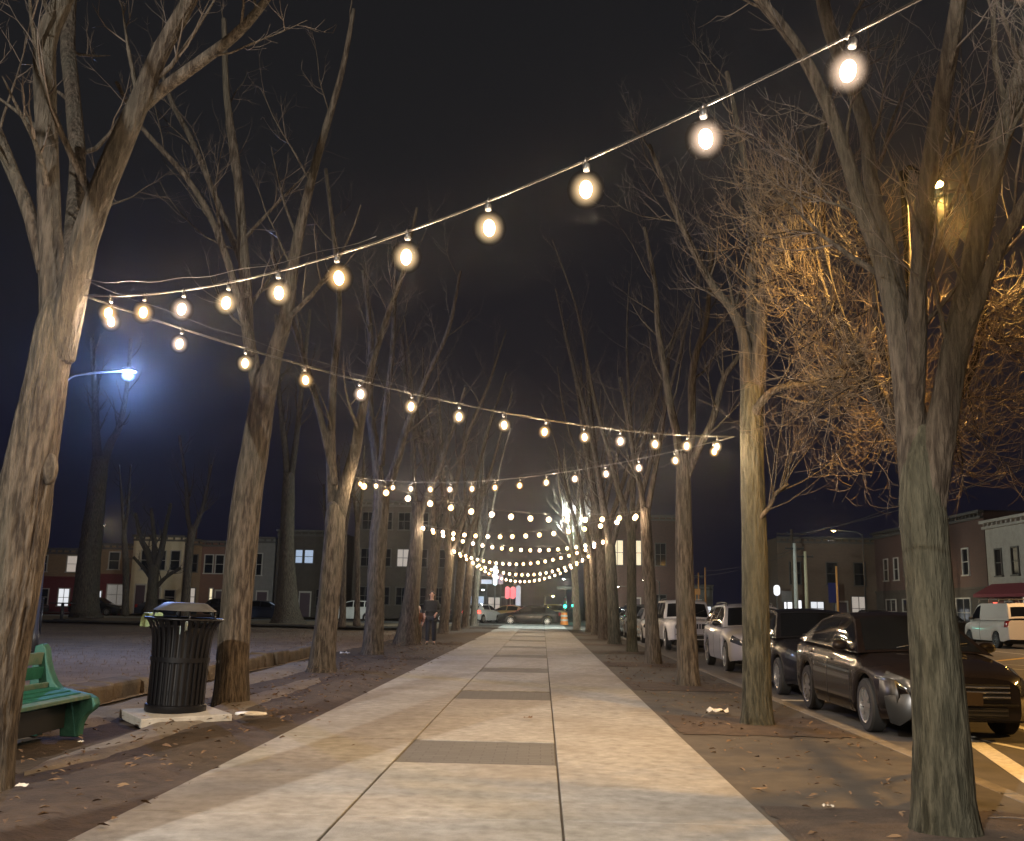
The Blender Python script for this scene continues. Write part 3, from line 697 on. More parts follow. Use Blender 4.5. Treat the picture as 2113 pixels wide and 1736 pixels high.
def light_string(A, Bp, sag, n, label, seed, slack=True, off=.5, bright=False):
    A, Bp = Vector(A), Vector(Bp); g = random.Random(seed)
    root = thing('string_lights', label, 'string lights', A, group='string lights zigzagging over the walk')
    f = lambda t: A.lerp(Bp, t) - Vector((0, 0, 4 * sag * t * (1 - t)))
    cb = MB(); pts = [f(i / 72) - A for i in range(73)]
    cb.tube(pts, .0032, 6)
    cb.build('cable', M_cable, root)
    sw = MB(); sw.tube([p + Vector((.004, 0, .009)) for p in pts], .0017, 5)
    # wire ties where the lamp cord is clipped to the wire
    for i in range(n): 
        q = f((i + off) / n) - A
        sw.tube([q + Vector((-.008, 0, -.012)), q + Vector((0, 0, .014))], .006, 5)
    sw.build('support_wire', M_steel_wire, root)
    if slack:
        gw = MB(); gp = []
        for i in range(27):
            t = i / 60; gp.append(A.lerp(Bp, t) + Vector((0, 0, .10 * (1 - 2 * t) - 4 * sag * t * (1 - t) + .02 + .008 * math.sin(t * 70 + seed))) - A)
        gw.tube(gp, .0018, 4); gw.build('guy_wire', M_steel_wire, root)
    for i in range(n):
        p = f((i + off) / n) - A - Vector((0, 0, .072))
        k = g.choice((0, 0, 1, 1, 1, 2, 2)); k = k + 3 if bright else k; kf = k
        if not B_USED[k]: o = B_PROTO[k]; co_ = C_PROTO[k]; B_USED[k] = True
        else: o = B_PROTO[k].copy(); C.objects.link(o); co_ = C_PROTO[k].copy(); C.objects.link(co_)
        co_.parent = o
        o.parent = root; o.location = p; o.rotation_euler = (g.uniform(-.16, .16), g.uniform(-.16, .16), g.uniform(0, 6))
        if FIL[kf] is None:
            FIL[kf] = bpy.data.lights.new('filament', 'POINT'); FIL[kf].energy = BULB_W * (.85, 1., 1.1, .55, .62, .68)[kf]; FIL[kf].color = ((1., .72, .44), (1., .78, .55), (1., .81, .64))[kf % 3]; FIL[kf].shadow_soft_size = .014
        lo_ = bpy.data.objects.new('filament', FIL[kf]); C.objects.link(lo_); lo_.parent = o; lo_.location = (0, 0, -.05)
        if not S_USED[0]: s = S_PROTO; S_USED[0] = True
        else: s = S_PROTO.copy(); C.objects.link(s)
        s.parent = o; s.location = (0, 0, 0)
    return root
L1a, L3a, L5a, L7a, L9a = (-3.46, 6.95, 3.56), (-3.90, 19.85, 3.86), (-4.24, 33.4, 4.02), (-4.25, 46, 3.93), (-4.2, 58.3, 3.9)
L_back = (-3.6, -6.5, 3.6)
R0a, R2a, R4a, R6a, R8a = (2.6, 1.4, 3.53), (2.32, 11.95, 3.42), (2.46, 24.2, 3.68), (2.35, 36.3, 3.85), (2.3, 47.3, 3.9)
light_string(L1a, R0a, .48, 15, 'nearest string of bulbs, rising from the big left tree across the top of the picture', 1, off=.94)
light_string(L1a, R2a, .265, 14, 'string of bulbs from the big left tree down to the straight right tree', 2, off=.4)
light_string(R2a, L3a, .30, 15, 'string of bulbs from the straight right tree back to the third left tree', 3)
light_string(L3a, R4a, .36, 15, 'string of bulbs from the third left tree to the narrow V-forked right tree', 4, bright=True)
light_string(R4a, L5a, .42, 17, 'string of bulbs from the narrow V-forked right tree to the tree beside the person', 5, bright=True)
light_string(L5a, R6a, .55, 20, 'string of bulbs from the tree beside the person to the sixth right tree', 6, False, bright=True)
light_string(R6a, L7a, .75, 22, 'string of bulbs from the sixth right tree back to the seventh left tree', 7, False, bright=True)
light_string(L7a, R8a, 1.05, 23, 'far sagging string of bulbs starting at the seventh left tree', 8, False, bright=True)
vase('street_tree', 'left row tree beside the camera past the left edge', -3.85, 1.0, .24, 3.9, 11, 84, lean=.05, group=GL, nbr=5, nsub=4, ntw=3)
vase('street_tree', 'left row tree behind the camera holding a light string', -3.9, -6.6, .22, 3.9, 11, 83, lean=.05, group=GL, nbr=5, nsub=4, ntw=3)
light_string(R0a, L_back, .4, 14, 'string of bulbs behind the camera from the tree beside the camera to the left row', 10, False)
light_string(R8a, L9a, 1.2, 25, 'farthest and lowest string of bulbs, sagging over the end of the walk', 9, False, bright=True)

# ------------------------------------------------------------------ lamps
def lamp_head(root, p, m, size=(.5, .22, .12), rz=0., ls=1.):
    b = MB(); b.box(p, size, rz=rz); h = b.build('lamp_head', M_dark_steel, root, smooth=False, bevel=.03)
    b = MB(); prof = [(.001 * ls, -.05 * ls), (.06 * ls, -.045 * ls), (.10 * ls, -.025 * ls), (.12 * ls, .0)]
    b.lathe(prof, 14, o=Vector(p) - Vector((0, 0, size[2] / 2 + .001))); b.build('lens', m, h)
    return h

M_matt_black = mat('matt_black_paint', (.006, .006, .006), rough=.9, spec=.05)
def arm_lamp(name, label, base, h, arm, color, watts, estr, group=None, pr=.07, lr=.09, spot=None):
    """pole at base, arm vector to the head"""
    root = thing(name, label, 'street lamp', base, group=group)
    b = MB(); b.tube([(0, 0, -.05), (0, 0, .5), (0, 0, .55), (0, 0, h)], [pr * 1.5, pr * 1.5, pr, pr * .7], 14); b.build('pole', M_matt_black if name == 'curb_lamp' else M_dark_steel, root)
    a = Vector(arm); b = MB(); pts = [(0, 0, h - .25), (a.x * .15, a.y * .15, h + .12 * max(a.z, 0) + .05), (a.x * .5, a.y * .5, h + a.z * .7), (a.x, a.y, h + a.z)]
    sp = smooth_path(pts, 6); b.tube(sp, pr * .45, 8); b.build('arm', M_matt_black if name == 'curb_lamp' else M_grey_steel, root)
    m = mat('glow_' + name + str(round(base[0])), (1, 1, 1), emit=color, estr=estr) if name != 'park_lamp' else None
    p = Vector((a.x, a.y, h + a.z - .02))
    small = name == 'curb_lamp'
    if name == 'park_lamp':
        b = MB(); b.lathe([(.20 * math.sin(PI * i / 14) + .0005, -.13 - .17 * math.cos(PI * i / 14)) for i in range(15)], 20, o=p); b.build('halo_globe', halo_globe_mat('halo_globe_' + str(round(base[0])), color, 3.2), root)
        b = MB(); b.lathe([(.0, .07), (.15, .06), (.21, .0), (.19, -.02)], 18, o=p); b.build('lamp_head', M_dark_steel, root)
        point_light('lamp_light', p - Vector((0, 0, .13)), watts, color, lr, root); return root
    lamp_head(root, p, m, size=(.26, .15, .08) if small else (.5, .22, .12), rz=math.atan2(a.y, a.x), ls=.55 if small else 1.)
    point_light('lamp_light', p - Vector((0, 0, .20 if small else .28)), watts, color, lr, root, spot)
    return root
COOL, SOD, WARM, WHITE = (.26, .42, 1.), (1., .52, .12), (1., .74, .42), (.88, .96, 1.)
arm_lamp('park_lamp', 'tall park lamp burning bluish white on a curved arm beside the big left tree', (-12.25, 24, 0), 6.75, (1.70, 0, .28), COOL, 2200, 9, lr=.10)
arm_lamp('park_lamp', 'tall park lamp standing behind the camera by the walk, lighting the foreground', (-7.6, -9.9, 0), 8.4, (1.3, .4, .28), (1., .97, .92), 21000, 30, lr=.06)
arm_lamp('curb_lamp', 'orange street lamp glowing inside the fine twigged tree', (3.44, 9.05, 0), 5.55, (.50, .45, .13), SOD, 1800, 400, pr=.045, lr=.06, spot=170)
arm_lamp('corner_lamp', 'white street lamp above the corner tree at the end of the walk', (3.3, 60.2, 0), 7.0, (-1.2, -.5, .2), (.86, 1., .93), 9000, 60)
arm_lamp('house_lamp', 'white street lamp above the parked cars in front of the row houses', (-37.3, 79, 0), 6.9, (1.6, 0, .25), (1., .80, .50), 330, 80)
arm_lamp('roadside_lamp', 'orange street lamp across the road from the brown sedan, outside the right edge', (24.9, 16.5, 0), 8.8, (-2.6, 0, .5), SOD, 42000, 400, spot=142)
arm_lamp('roadside_lamp', 'orange street lamp added out of view across the road near the white van', (24.9, 41, 0), 8.2, (-2.6, 0, .5), (1., .60, .28), 4500, 200, spot=150)  # unseen lamp, added to warm the pale shop and the van
arm_lamp('roadside_lamp', 'street lamp beside the utility poles on the far side of the road', (24.9, 78, 0), 7.3, (-2.2, 0, .3), WHITE, 60, 40)
arm_lamp('roadside_lamp', 'small white lamp beyond the cross street above the green signals', (3.1, 95, 0), 3.85, (-1.1, 0, .1), WHITE, 130, 90)
arm_lamp('roadside_lamp', 'small yellow lamp beyond the cross street below the white one', (.2, 95, 0), 2.25, (.8, 0, .08), (1, .8, .25), 70, 80)
arm_lamp('roadside_lamp', 'small white lamp left of the red sign beyond the cross street', (-6.6, 94, 0), 2.7, (1.0, 0, .1), WHITE, 110, 90)
arm_lamp('roadside_lamp', 'lamp seen between the right trees just under the tall lit windows', (11.4, 98, 0), 3.9, (-1.5, 0, .15), (1, .93, .75), 120, 90)
arm_lamp('roadside_lamp', 'lower lamp left of the one under the tall lit windows', (8.3, 96, 0), 3.25, (-1.1, 0, .1), (1, .93, .7), 100, 90)
arm_lamp('roadside_lamp', 'warm lamp in front of the dark brick shops across the road', (26.3, 69, 0), 3.4, (-.9, 0, .1), (1, .82, .5), 140, 90)

# ------------------------------------------------------------------ vehicles
def interp(pts, u):
    if u <= pts[0][0]: return pts[0][1]
    for (a, b_), (c, d) in zip(pts, pts[1:]):
        if u <= c:
            t = (u - a) / (c - a) if c > a else 0
            return b_ + (d - b_) * t
    return pts[-1][1]
def sinterp(pts, u, w=.09):
    return (interp(pts, u - w) + 2 * interp(pts, u) + interp(pts, u + w)) / 4

SEDAN = dict(L=4.82, W=1.83, wf=.94, wr=3.70, R=.325, zb=.20, belt=[(0, .70), (.10, .76), (.6, .86), (1.25, .95), (2.4, .98), (3.9, 1.02), (4.5, 1.03), (4.82, .98)],
             plan=[(0, .60), (.08, .71), (.25, .81), (.55, .885), (1.0, .915), (3.8, .915), (4.4, .87), (4.72, .78), (4.82, .70)],
             roof=[(1.22, .95), (2.05, 1.40), (2.45, 1.455), (3.05, 1.45), (3.55, 1.37), (4.28, 1.045)], top=.60, wins=[(1.62, 2.50), (2.58, 3.55)], scr=(1.27, 2.02), rear=(3.62, 4.22))
HATCH = dict(L=4.2, W=1.78, wf=.86, wr=3.46, R=.32, zb=.20, belt=[(0, .74), (.12, .80), (.6, .90), (1.1, .98), (2.2, 1.01), (3.6, 1.06), (4.2, 1.02)],
             plan=[(0, .60), (.08, .70), (.25, .79), (.5, .86), (.9, .89), (3.5, .89), (3.95, .85), (4.2, .74)],
             roof=[(1.0, .97), (1.75, 1.43), (2.15, 1.49), (3.2, 1.47), (3.65, 1.40), (4.12, 1.05)], top=.60, wins=[(1.40, 2.20), (2.28, 3.35)], scr=(1.05, 1.72), rear=(3.7, 4.06))
CROSS = dict(L=4.48, W=1.80, wf=.90, wr=3.52, R=.345, zb=.25, belt=[(0, .78), (.12, .84), (.6, .96), (1.2, 1.05), (2.2, 1.08), (3.9, 1.12), (4.48, 1.08)],
             plan=[(0, .60), (.08, .71), (.25, .80), (.5, .87), (.9, .90), (3.8, .90), (4.25, .85), (4.48, .75)],
             roof=[(1.12, 1.04), (1.90, 1.52), (2.3, 1.60), (3.4, 1.58), (3.95, 1.52), (4.42, 1.12)], top=.62, wins=[(1.55, 2.35), (2.43, 3.2), (3.28, 3.85)], scr=(1.17, 1.87), rear=(4.0, 4.36), rails=True)
JEEP = dict(L=4.4, W=1.82, wf=.82, wr=3.46, R=.37, zb=.34, belt=[(0, .98), (.1, 1.02), (.6, 1.07), (1.3, 1.10), (2.4, 1.12), (4.4, 1.12)],
            plan=[(0, .66), (.06, .74), (.2, .80), (.5, .88), (.9, .91), (4.0, .91), (4.3, .89), (4.4, .84)],
            roof=[(1.32, 1.09), (1.72, 1.68), (2.0, 1.76), (4.1, 1.74), (4.25, 1.66), (4.38, 1.13)], top=.72, wins=[(1.62, 2.35), (2.45, 3.2), (3.3, 4.1)], scr=(1.36, 1.69), rear=(4.27, 4.36), round=True, rails=True)
VAN = dict(L=4.8, W=1.98, wf=.80, wr=3.60, R=.35, zb=.30, belt=[(0, .86), (.1, .95), (.5, 1.08), (.95, 1.16), (1.4, 1.20), (4.7, 1.22), (4.8, 1.2)],
           plan=[(0, .72), (.06, .82), (.2, .90), (.5, .97), (.9, .99), (4.5, .99), (4.72, .96), (4.8, .92)],
           roof=[(.92, 1.15), (1.62, 1.86), (1.95, 1.95), (4.5, 1.95), (4.66, 1.88), (4.78, 1.22)], top=.80, wins=[(1.25, 2.0)], scr=(.98, 1.58), rear=(4.668, 4.76), ladder=True)

def section(S, u):
    """outer body section on the +x side, from the centre line down to the sill"""
    w = sinterp(S['plan'], u, .03); zt = sinterp(S['belt'], u, .06); zb = S['zb']
    L = S['L']
    if u < .5: zb = zb + .06 * (1 - u / .5)
    if u > L - .5: zb = zb + .10 * (u - L + .5) / .5
    for a in (S['wf'], S['wr']):
        rr = S['R'] + .055
        if abs(u - a) < rr: zb = max(zb, S['R'] + math.sqrt(rr * rr - (u - a) ** 2))
    zb = min(zb, zt - .12)
    h = zt - zb
    hood = .035 if u < S['roof'][0][0] else .02
    return [(0, zt + hood), (.45 * w, zt + hood * .8), (.78 * w, zt + .005), (.90 * w, zt - .035), (.965 * w, zt - .10), (.99 * w, zt - .10 - .18 * (h - .1)),
            (w, zt - .10 - .42 * (h - .1)), (.995 * w, zb + .22 * (h - .1)), (.975 * w, zb + .07 * (h - .1)), (.955 * w, zb)]

def sec_pt(S, u, v):
    s = section(S, u); t = v * (len(s) - 1); i = min(len(s) - 2, int(t)); f = t - i
    return s[i][0] + (s[i + 1][0] - s[i][0]) * f, s[i][1] + (s[i + 1][1] - s[i][1]) * f

def make_car(label, cat_name, S, paint, loc, rz, group, wheel_m=None, detail=True, front_plate=True, name='parked_car', cat='car', head_on=None, tail_on=False, sub=1):
    root = thing(name, label, cat, loc, rz, group)
    L, W = S['L'], S['W']; wheel_m = wheel_m or M_alloy
    Y = lambda u: u - L / 2
    us = sorted(set([round(L * i / 74, 4) for i in range(75)] + [.02, .05] + [round(a + d * S['R'], 4) for a in (S['wf'], S['wr']) for d in (-1.16, -1.1, -.95, -.7, .7, .95, 1.1, 1.16)]))
    b = MB()
    for sx in (1, -1):
        rows = [[Vector((sx * x, Y(u), z)) for x, z in section(S, u)] for u in us]
        b.grid(rows, flip=sx < 0)
        # ends
        for u, fl in ((us[0], False), (us[-1], True)):
            s = section(S, u); n = len(s)
            vs = [Vector((sx * x, Y(u), z)) for x, z in s] + [Vector((0, Y(u), s[-1][1]))]
            f = tuple(range(n + 1)); b.add(vs, [f if (sx > 0) ^ fl else f[::-1]])
    body = b.build('body', paint, root, angle=48)
    # dark underside and wheel wells
    b = MB(); b.box((0, 0, S['zb'] + .13), (W * .80, L * .93, .22))
    for a in (S['wf'], S['wr']):
        b.box((0, Y(a), S['R'] + .07), (W * .86 - .3, S['R'] * 2.2, S['R'] * 1.3))
        for sx in (1, -1):
            b.lathe([(S['R'] + .05, -.13), (S['R'] + .05, .10)], 18, o=(sx * (W / 2 - .19), Y(a), S['R']), axis='X', a0=0, a1=PI)
    b.build('underbody', M_trim, root, smooth=False)
    # greenhouse
    ro = S['roof']; u0, u1 = ro[0][0], ro[-1][0]; zmax = max(z for _, z in ro)
    def top_w(u): 
        z = sinterp(ro, u, .05); zt = interp(S['belt'], u); t = max(0, min(1, (z - zt) / (zmax - zt)))
        wb = interp(S['plan'], u) * .93
        return wb + (S['top'] - wb) * t
    def T(u, s):                       # roof and screens
        z = sinterp(ro, u, .05); w = top_w(u)
        return Vector((s * w, Y(u), z + .035 * (1 - s * s) - .008))
    def side(u, t, sx):                # side glass surface: t 0 at belt, 1 at the roof edge
        zt = sinterp(S['belt'], u, .06) - .01; z = sinterp(ro, u, .05) - .008; wb = interp(S['plan'], u) * .935; w = top_w(u)
        bl = math.sin(PI * t) * .018
        return Vector((sx * (wb + (w - wb) * t + bl), Y(u), zt + (z - zt) * t))
    gus = [u0 + (u1 - u0) * i / 40 for i in range(41)]
    b = MB(); b.grid([[T(u, -1 + 2 * j / 12) for j in range(13)] for u in gus], flip=True)
    for sx in (1, -1): b.grid([[side(u, j / 5, sx) for j in range(6)] for u in gus], flip=sx > 0)
    roof = fixn(b.build('roof', paint, root, angle=50))
    def patch(fn, ua, ub, va, vb, nu, nv, off, mt, nm, par, thick=True):
        rows = []
        for i in range(nu + 1):
            r = []
            for j in range(nv + 1):
                u, v = ua + (ub - ua) * i / nu, va + (vb - va) * j / nv
                p = fn(u, v); e = .01
                n = (fn(u + e, v) - p).cross(fn(u, v + e) - p)
                if n.length < 1e-9: n = Vector((0, 0, 1))
                n.normalize()
                if n.dot(p - Vector((0, p.y * .5, .5))) < 0: n = -n
                r.append(p + n * off)
            rows.append(r)
        bb = MB(); bb.grid(rows); return bb.build(nm, mt, par)
    patch(T, *S['scr'], -.90, .90, 8, 10, .006, M_glass, 'windscreen', root)
    patch(T, *S['rear'], -.88, .88, 6, 10, .006, M_glass, 'rear_window', root)
    for sx in (1, -1):
        for ua, ub in S['wins']:
            patch(lambda u, v: side(u, v, sx), ua, ub, .09, .88, 8, 4, .005, M_glass, 'side_window', root)
    # wheels
    for a in (S['wf'], S['wr']):
        for sx in (1, -1):
            b = MB(); r = S['R']; prof = [(r * .62, .10), (r * .70, .105), (r * .93, .10), (r, .075), (r, -.075), (r * .93, -.10), (r * .62, -.10)]
            b.lathe(prof, 28, axis='X'); w = b.build('wheel', M_tyre, root, angle=40, loc=(sx * (W / 2 - .115), Y(a), r))
            b = MB(); o = .055 * sx
            b.lathe([(r * .66, .10 * sx), (r * .66, .02 * sx), (r * .60, .0), (0, -.0)], 28, axis='X', mi=1)
            b.lathe([(r * .66, .104 * sx), (r * .61, .098 * sx), (r * .60, .06 * sx)], 28, axis='X')
            b.lathe([(r * .17, .07 * sx), (r * .15, .088 * sx), (0, .092 * sx)], 14, axis='X')
            for k in range(8):
                an = 2 * PI * k / 8
                b.box((.074 * sx, math.cos(an) * r * .38, math.sin(an) * r * .38), (.03, r * .48, .052), rx=an)
            fixn(b.build('rim', [wheel_m, M_trim], w, angle=40))
    # front: grille, lamps, bumper intake
    zt0 = interp(S['belt'], 0); yf = Y(0)
    wf_ = S['plan'][0][1]
    g = MB(); g.box((0, yf - .012, zt0 - .12), (wf_ * 1.62, .03, .17)); gr = g.build('grille', M_trim, root, smooth=False, bevel=.01)
    g = MB()
    if not S.get('round'):
        for k in range(3): g.box((0, yf - .034, zt0 - .065 - .055 * k), (wf_ * 1.58, .02, .022))
    else:
        for k in range(7): g.box((-.27 + .09 * k, yf - .034, zt0 - .12), (.035, .02, .17))
    g.build('grille_bars', M_chrome if not S.get('round') else paint, gr, smooth=False, bevel=.004)
    g = MB(); g.box((0, yf - .012, S['zb'] + .15), (wf_ * 1.5, .035, .12)); g.box((0, yf - .03, S['zb'] + .235), (wf_ * 1.9, .03, .022))
    g.build('lower_intake', M_trim, root, smooth=False, bevel=.01)
    g = MB()
    for j in range(2): g.box((0, yf - .033, S['zb'] + .12 + .05 * j), (wf_ * 1.46, .012, .014))
    g.build('intake_bars', M_dark_steel, root, smooth=False)
    for sx in (1, -1):
        lm = M_lens if not head_on else head_on
        if S.get('round'):
            b = MB(); b.lathe([(.0, -.05), (.07, -.04), (.105, -.015), (.115, .02)], 20, o=(sx * .52, yf - .005, zt0 - .14), axis='Y'); fixn(b.build('headlight', lm, root))
        else:
            patch(lambda u, v: (lambda q: Vector((sx * q[0], Y(u), q[1])))(sec_pt(S, u, v)), .0, .40, .36, .55, 8, 5, .010, lm, 'headlight', root)
            b = MB(); b.lathe([(0, -.012), (.04, -.01), (.052, .01)], 14, o=(sx * (wf_ - .02), yf + .02, S['zb'] + .18), axis='Y'); b.build('fog_light', M_lens, root)
        tl = M_tail if not tail_on else mat('tail_glow', (.5, .02, .02), emit=(1, .05, .03), estr=6.)
        patch(lambda u, v: (lambda q: Vector((sx * q[0], Y(u), q[1])))(sec_pt(S, u, v)), L - .28, L, .33, .60, 5, 5, .008, tl, 'tail_light', root)
        um = S['roof'][0][0] + .42
        b = MB(); prof = [(.001, -.10), (.06, -.09), (.085, -.04), (.085, .04), (.06, .09), (.001, .10)]
        b.lathe(prof, 12, axis='X'); b.v = [Vector((v.x, v.y * .9, v.z * .82)) + Vector((sx * (W / 2 + .06), Y(um), interp(S['belt'], um) + .07)) for v in b.v]
        b.box((sx * (W / 2 - .05), Y(um) + .02, interp(S['belt'], um) + .03), (.14, .05, .03))
        fixn(b.build('wing_mirror', paint if S is SEDAN else M_trim, root))
        # door seams and handles
        b = MB()
        for ua, ub in S['wins'][:2]:
            q = sec_pt(S, ub - .12, .50); b.box((sx * (q[0] + .008), Y(ub - .14), q[1]), (.03, .16, .028))
        b.build('door_handles', paint, root, bevel=.008)
        if detail:
            b = MB()
            for u in (S['wins'][0][0] - .12, S['wins'][0][1] + .04, S['wins'][min(1, len(S['wins']) - 1)][1] + .06):
                if abs(u - S['wf']) < S['R'] + .08: u = S['wf'] + S['R'] + .09
                if abs(u - S['wr']) < S['R'] + .06: u = S['wr'] - S['R'] - .08
                pts = []
                for k in range(11):
                    q = sec_pt(S, u, .36 + .60 * k / 10); pts.append(Vector((sx * (q[0] + .001), Y(u), q[1])))
                b.tube(pts, .004, 4)
            b.build('door_seams', M_trim, root)
            # chrome strip under the side glass
            b = MB(); pts = []
            for k in range(24):
                u = S['wins'][0][0] - .1 + (S['wins'][-1][1] + .15 - S['wins'][0][0]) * k / 23
                p = side(u, .035, sx); pts.append(p + Vector((sx * .006, 0, 0)))
            b.tube(pts, .009, 5); b.build('window_trim', M_chrome, root)
    if front_plate:
        b = MB(); b.box((0, yf - .05, S['zb'] + .30), (.31, .012, .15)); b.build('number_plate', M_plate, root, smooth=False, bevel=.004)
    b = MB(); b.box((0, L / 2 + .012, .62), (.31, .012, .15)); b.build('number_plate', M_plate, root, smooth=False, bevel=.004)
    for k in (-1, 1):                      # wipers
        pass
    b = MB()
    for k in (-.42, .16):
        p0 = T(S['scr'][0] + .02, k) + Vector((0, -.02, .014)); p1 = T(S['scr'][0] + .16, k + .62) + Vector((0, -.015, .018)); b.tube([p0, p1], .008, 5)
    b.build('wipers', M_trim, root)
    if S.get('rails'):
        for sx in (1, -1):
            b = MB(); pts = [(sx * S['top'] * .93, Y(u), sinterp(ro, u, .05) + z) for u, z in ((2.05, -.0), (2.15, .05), (2.8, .055), (3.5, .05), (3.7, .0))]
            b.tube(smooth_path(pts, 5), .016, 6); b.build('roof_rail', M_dark_steel, root)
    if S.get('ladder'):
        b = MB()
        for sx in (1, -1): b.tube([(sx * .62, Y(1.3), 2.13), (sx * .62, Y(4.7), 2.13)], .022, 6)
        for u in (1.5, 2.5, 3.5, 4.5):
            b.tube([(-.66, Y(u), 2.13), (.66, Y(u), 2.13)], .02, 6)
            for sx in (1, -1): b.tube([(sx * .66, Y(u), 2.13), (sx * .74, Y(u), 1.88)], .018, 6)
        b.build('ladder_rack', M_grey_steel, root)
        b = MB(); b.box((.1, Y(1.85), 1.985), (.18, .05, .035)); b.build('marker_light', mat('marker_glow', (.6, .05, .05), emit=(1, .12, .08), estr=2.5), root)
    return root

P_ = lambda n, c, c2=None, r=.28, met=.4: mat(n, c, rough=r + .2, metal=met * .4 if met > .5 else 0., coat=1., color2=c2, scale=40, spec=.12)
PT_brown = P_('paint_dark_brown', (.006, .0042, .0042), (.008, .0056, .0055), .26, .15)
PT_black = P_('paint_black', (.010, .010, .012), r=.22, met=.1)
PT_silver = P_('paint_silver', (.42, .41, .40), r=.32, met=.6)
PT_white = P_('paint_white', (.66, .65, .62), r=.28, met=0)
PT_van = P_('paint_van', (.58, .54, .48), r=.35, met=0)
PT_navy = P_('paint_navy', (.02, .028, .05), r=.25)
PT_tan = P_('paint_tan', (.40, .26, .12), r=.3)
PT_yellow = P_('paint_pale_gold', (.62, .50, .25), r=.3)
PT_grey = P_('paint_grey', (.10, .105, .11), r=.3)
ROADZ = -.126
GK = 'cars parked along the curb by the right tree row'
sed = make_car('dark brown sedan with a broken front bumper, nearest of the parked cars', 'car', SEDAN, PT_brown, (4.97, 12.04 + 2.41, ROADZ), 0, GK)
# the broken corner of the sedan: torn fender edge and hanging bumper corner with its lamp
b = MB()
pl = [(0, 0), (.30, .02), (.34, -.10), (.30, -.26), (.16, -.34), (.05, -.30), (.02, -.16)]
b.prism(pl, .012, (-.93, -2.30, .50), (.80, -.56, .1), (0, .1, 1), (.56, .80, 0))
hb = b.build('loose_bumper_corner', mat('cracked_plastic', (.012, .014, .016), rough=.3), sed, bevel=.01); hb['label'] = 'cracked bumper corner hanging loose in front of the wheel'
b = MB(); b.tube([(-.93, -2.02, .70), (-.86, -2.22, .68), (-.78, -2.34, .66), (-.70, -2.40, .60), (-.66, -2.42, .48)], .016, 6); b.build('torn_trim', M_chrome, sed)
b = MB(); b.prism([(-.02, -.16), (.30, -.20), (.36, .0), (.30, .17), (.02, .2)], .03, (-.90, -2.08, .52), (.30, -.95, 0), (0, 0, 1), (.95, .3, 0)); b.build('exposed_bumper_core', M_trim, sed)

make_car('black hatchback parked right behind the brown sedan', 'car', HATCH, PT_black, (5.08, 17.42 + 2.1, ROADZ), 0, GK)
make_car('silver crossover with roof rails parked behind the black hatchback', 'car', CROSS, PT_silver, (5.32, 23.8 + 2.24, ROADZ), 0, GK)
make_car('white boxy jeep with round headlights, fourth in the parked row', 'car', JEEP, PT_white, (5.28, 35.3 + 2.2, ROADZ), 0, GK, front_plate=False)
make_car('pale hatchback showing only its side between two right trees', 'car', HATCH, PT_silver, (5.1, 42.2 + 2.1, ROADZ), 0, GK, detail=False)
make_car('dark crossover farther along the curb behind the pale hatchback', 'car', CROSS, PT_grey, (4.9, 48.6 + 2.24, ROADZ), 0, GK, detail=False)
make_car('last dark sedan of the curb row near the corner', 'car', SEDAN, PT_navy, (4.9, 55.2 + 2.4, ROADZ), 0, GK, detail=False)
make_car('white work van with a ladder rack on the far side of the road', 'van', VAN, PT_van, (21.1, 46.6, ROADZ), PI, None, M_grey_steel, name='work_van', cat='van')
GF = 'dark cars parked across the road'
for y, S, p, lab in ((57.5, SEDAN, PT_black, 'black sedan across the road, next beyond the white van'), (63.2, HATCH, PT_grey, 'grey hatchback across the road in front of the dark brick shops'),
                     (69, CROSS, PT_black, 'black crossover across the road beside the utility poles')):
    make_car(lab, 'car', S, p, (22.3, y, ROADZ), PI, GF, detail=False)
for x, y, S, p, lab in ((13.6, 40, SEDAN, PT_black, 'black sedan driving in the road beyond the hatchback roof'), (13.9, 52, HATCH, PT_navy, 'dark hatchback following in the middle of the road')):
    make_car(lab, 'car', S, p, (x, y, ROADZ), PI, 'cars in the road', detail=False, name='passing_car')
# cross street
GX = 'cars on the cross street'
make_car('black sedan crossing side-on at the end of the walk', 'car', SEDAN, PT_black, (-.9, 76.2, ROADZ), -PI / 2, GX, detail=False, name='passing_car')
make_car('white hatchback with red tail light behind the crossing sedan', 'car', HATCH, PT_white, (-5.0, 83.8, ROADZ), PI * .86, GX, detail=False, tail_on=True, name='passing_car')
make_car('tan sedan beside the white hatchback at the crossing', 'car', SEDAN, PT_tan, (-2.9, 87.2, ROADZ), -PI * .62, GX, detail=False, name='passing_car')
make_car('pale gold crossover facing the walk behind the crossing sedan', 'car', CROSS, PT_yellow, (1.05, 86.0, ROADZ), .12, GX, detail=False, name='passing_car')
GH = 'cars parked in front of the row houses'
for x, y, S, p, rz, lab in ((-44.3, 83.4, SEDAN, PT_black, PI / 2, 'black sedan before the maroon shopfront, leftmost by the houses'), (-37.5, 83.4, HATCH, PT_black, PI / 2, 'black hatchback under the white lace window'),
                     (-31.6, 83.4, SEDAN, PT_navy, PI / 2, 'dark sedan in front of the cream house doors'), (-25.9, 83.2, CROSS, PT_black, PI / 2, 'big black crossover in front of the brown house'),
                     (-21.2, 76, SEDAN, PT_navy, PI / 2, 'dark blue sedan seen just right of the second left tree'), (-14.4, 76, CROSS, PT_white, -PI / 2, 'white crossover behind the third left tree on the cross street'),
                     (-9.7, 83.4, HATCH, PT_grey, -PI / 2, 'grey hatchback behind the fourth left tree on the cross street')):
    make_car(lab, 'car', S, p, (x, y, ROADZ), rz, GH, detail=False)

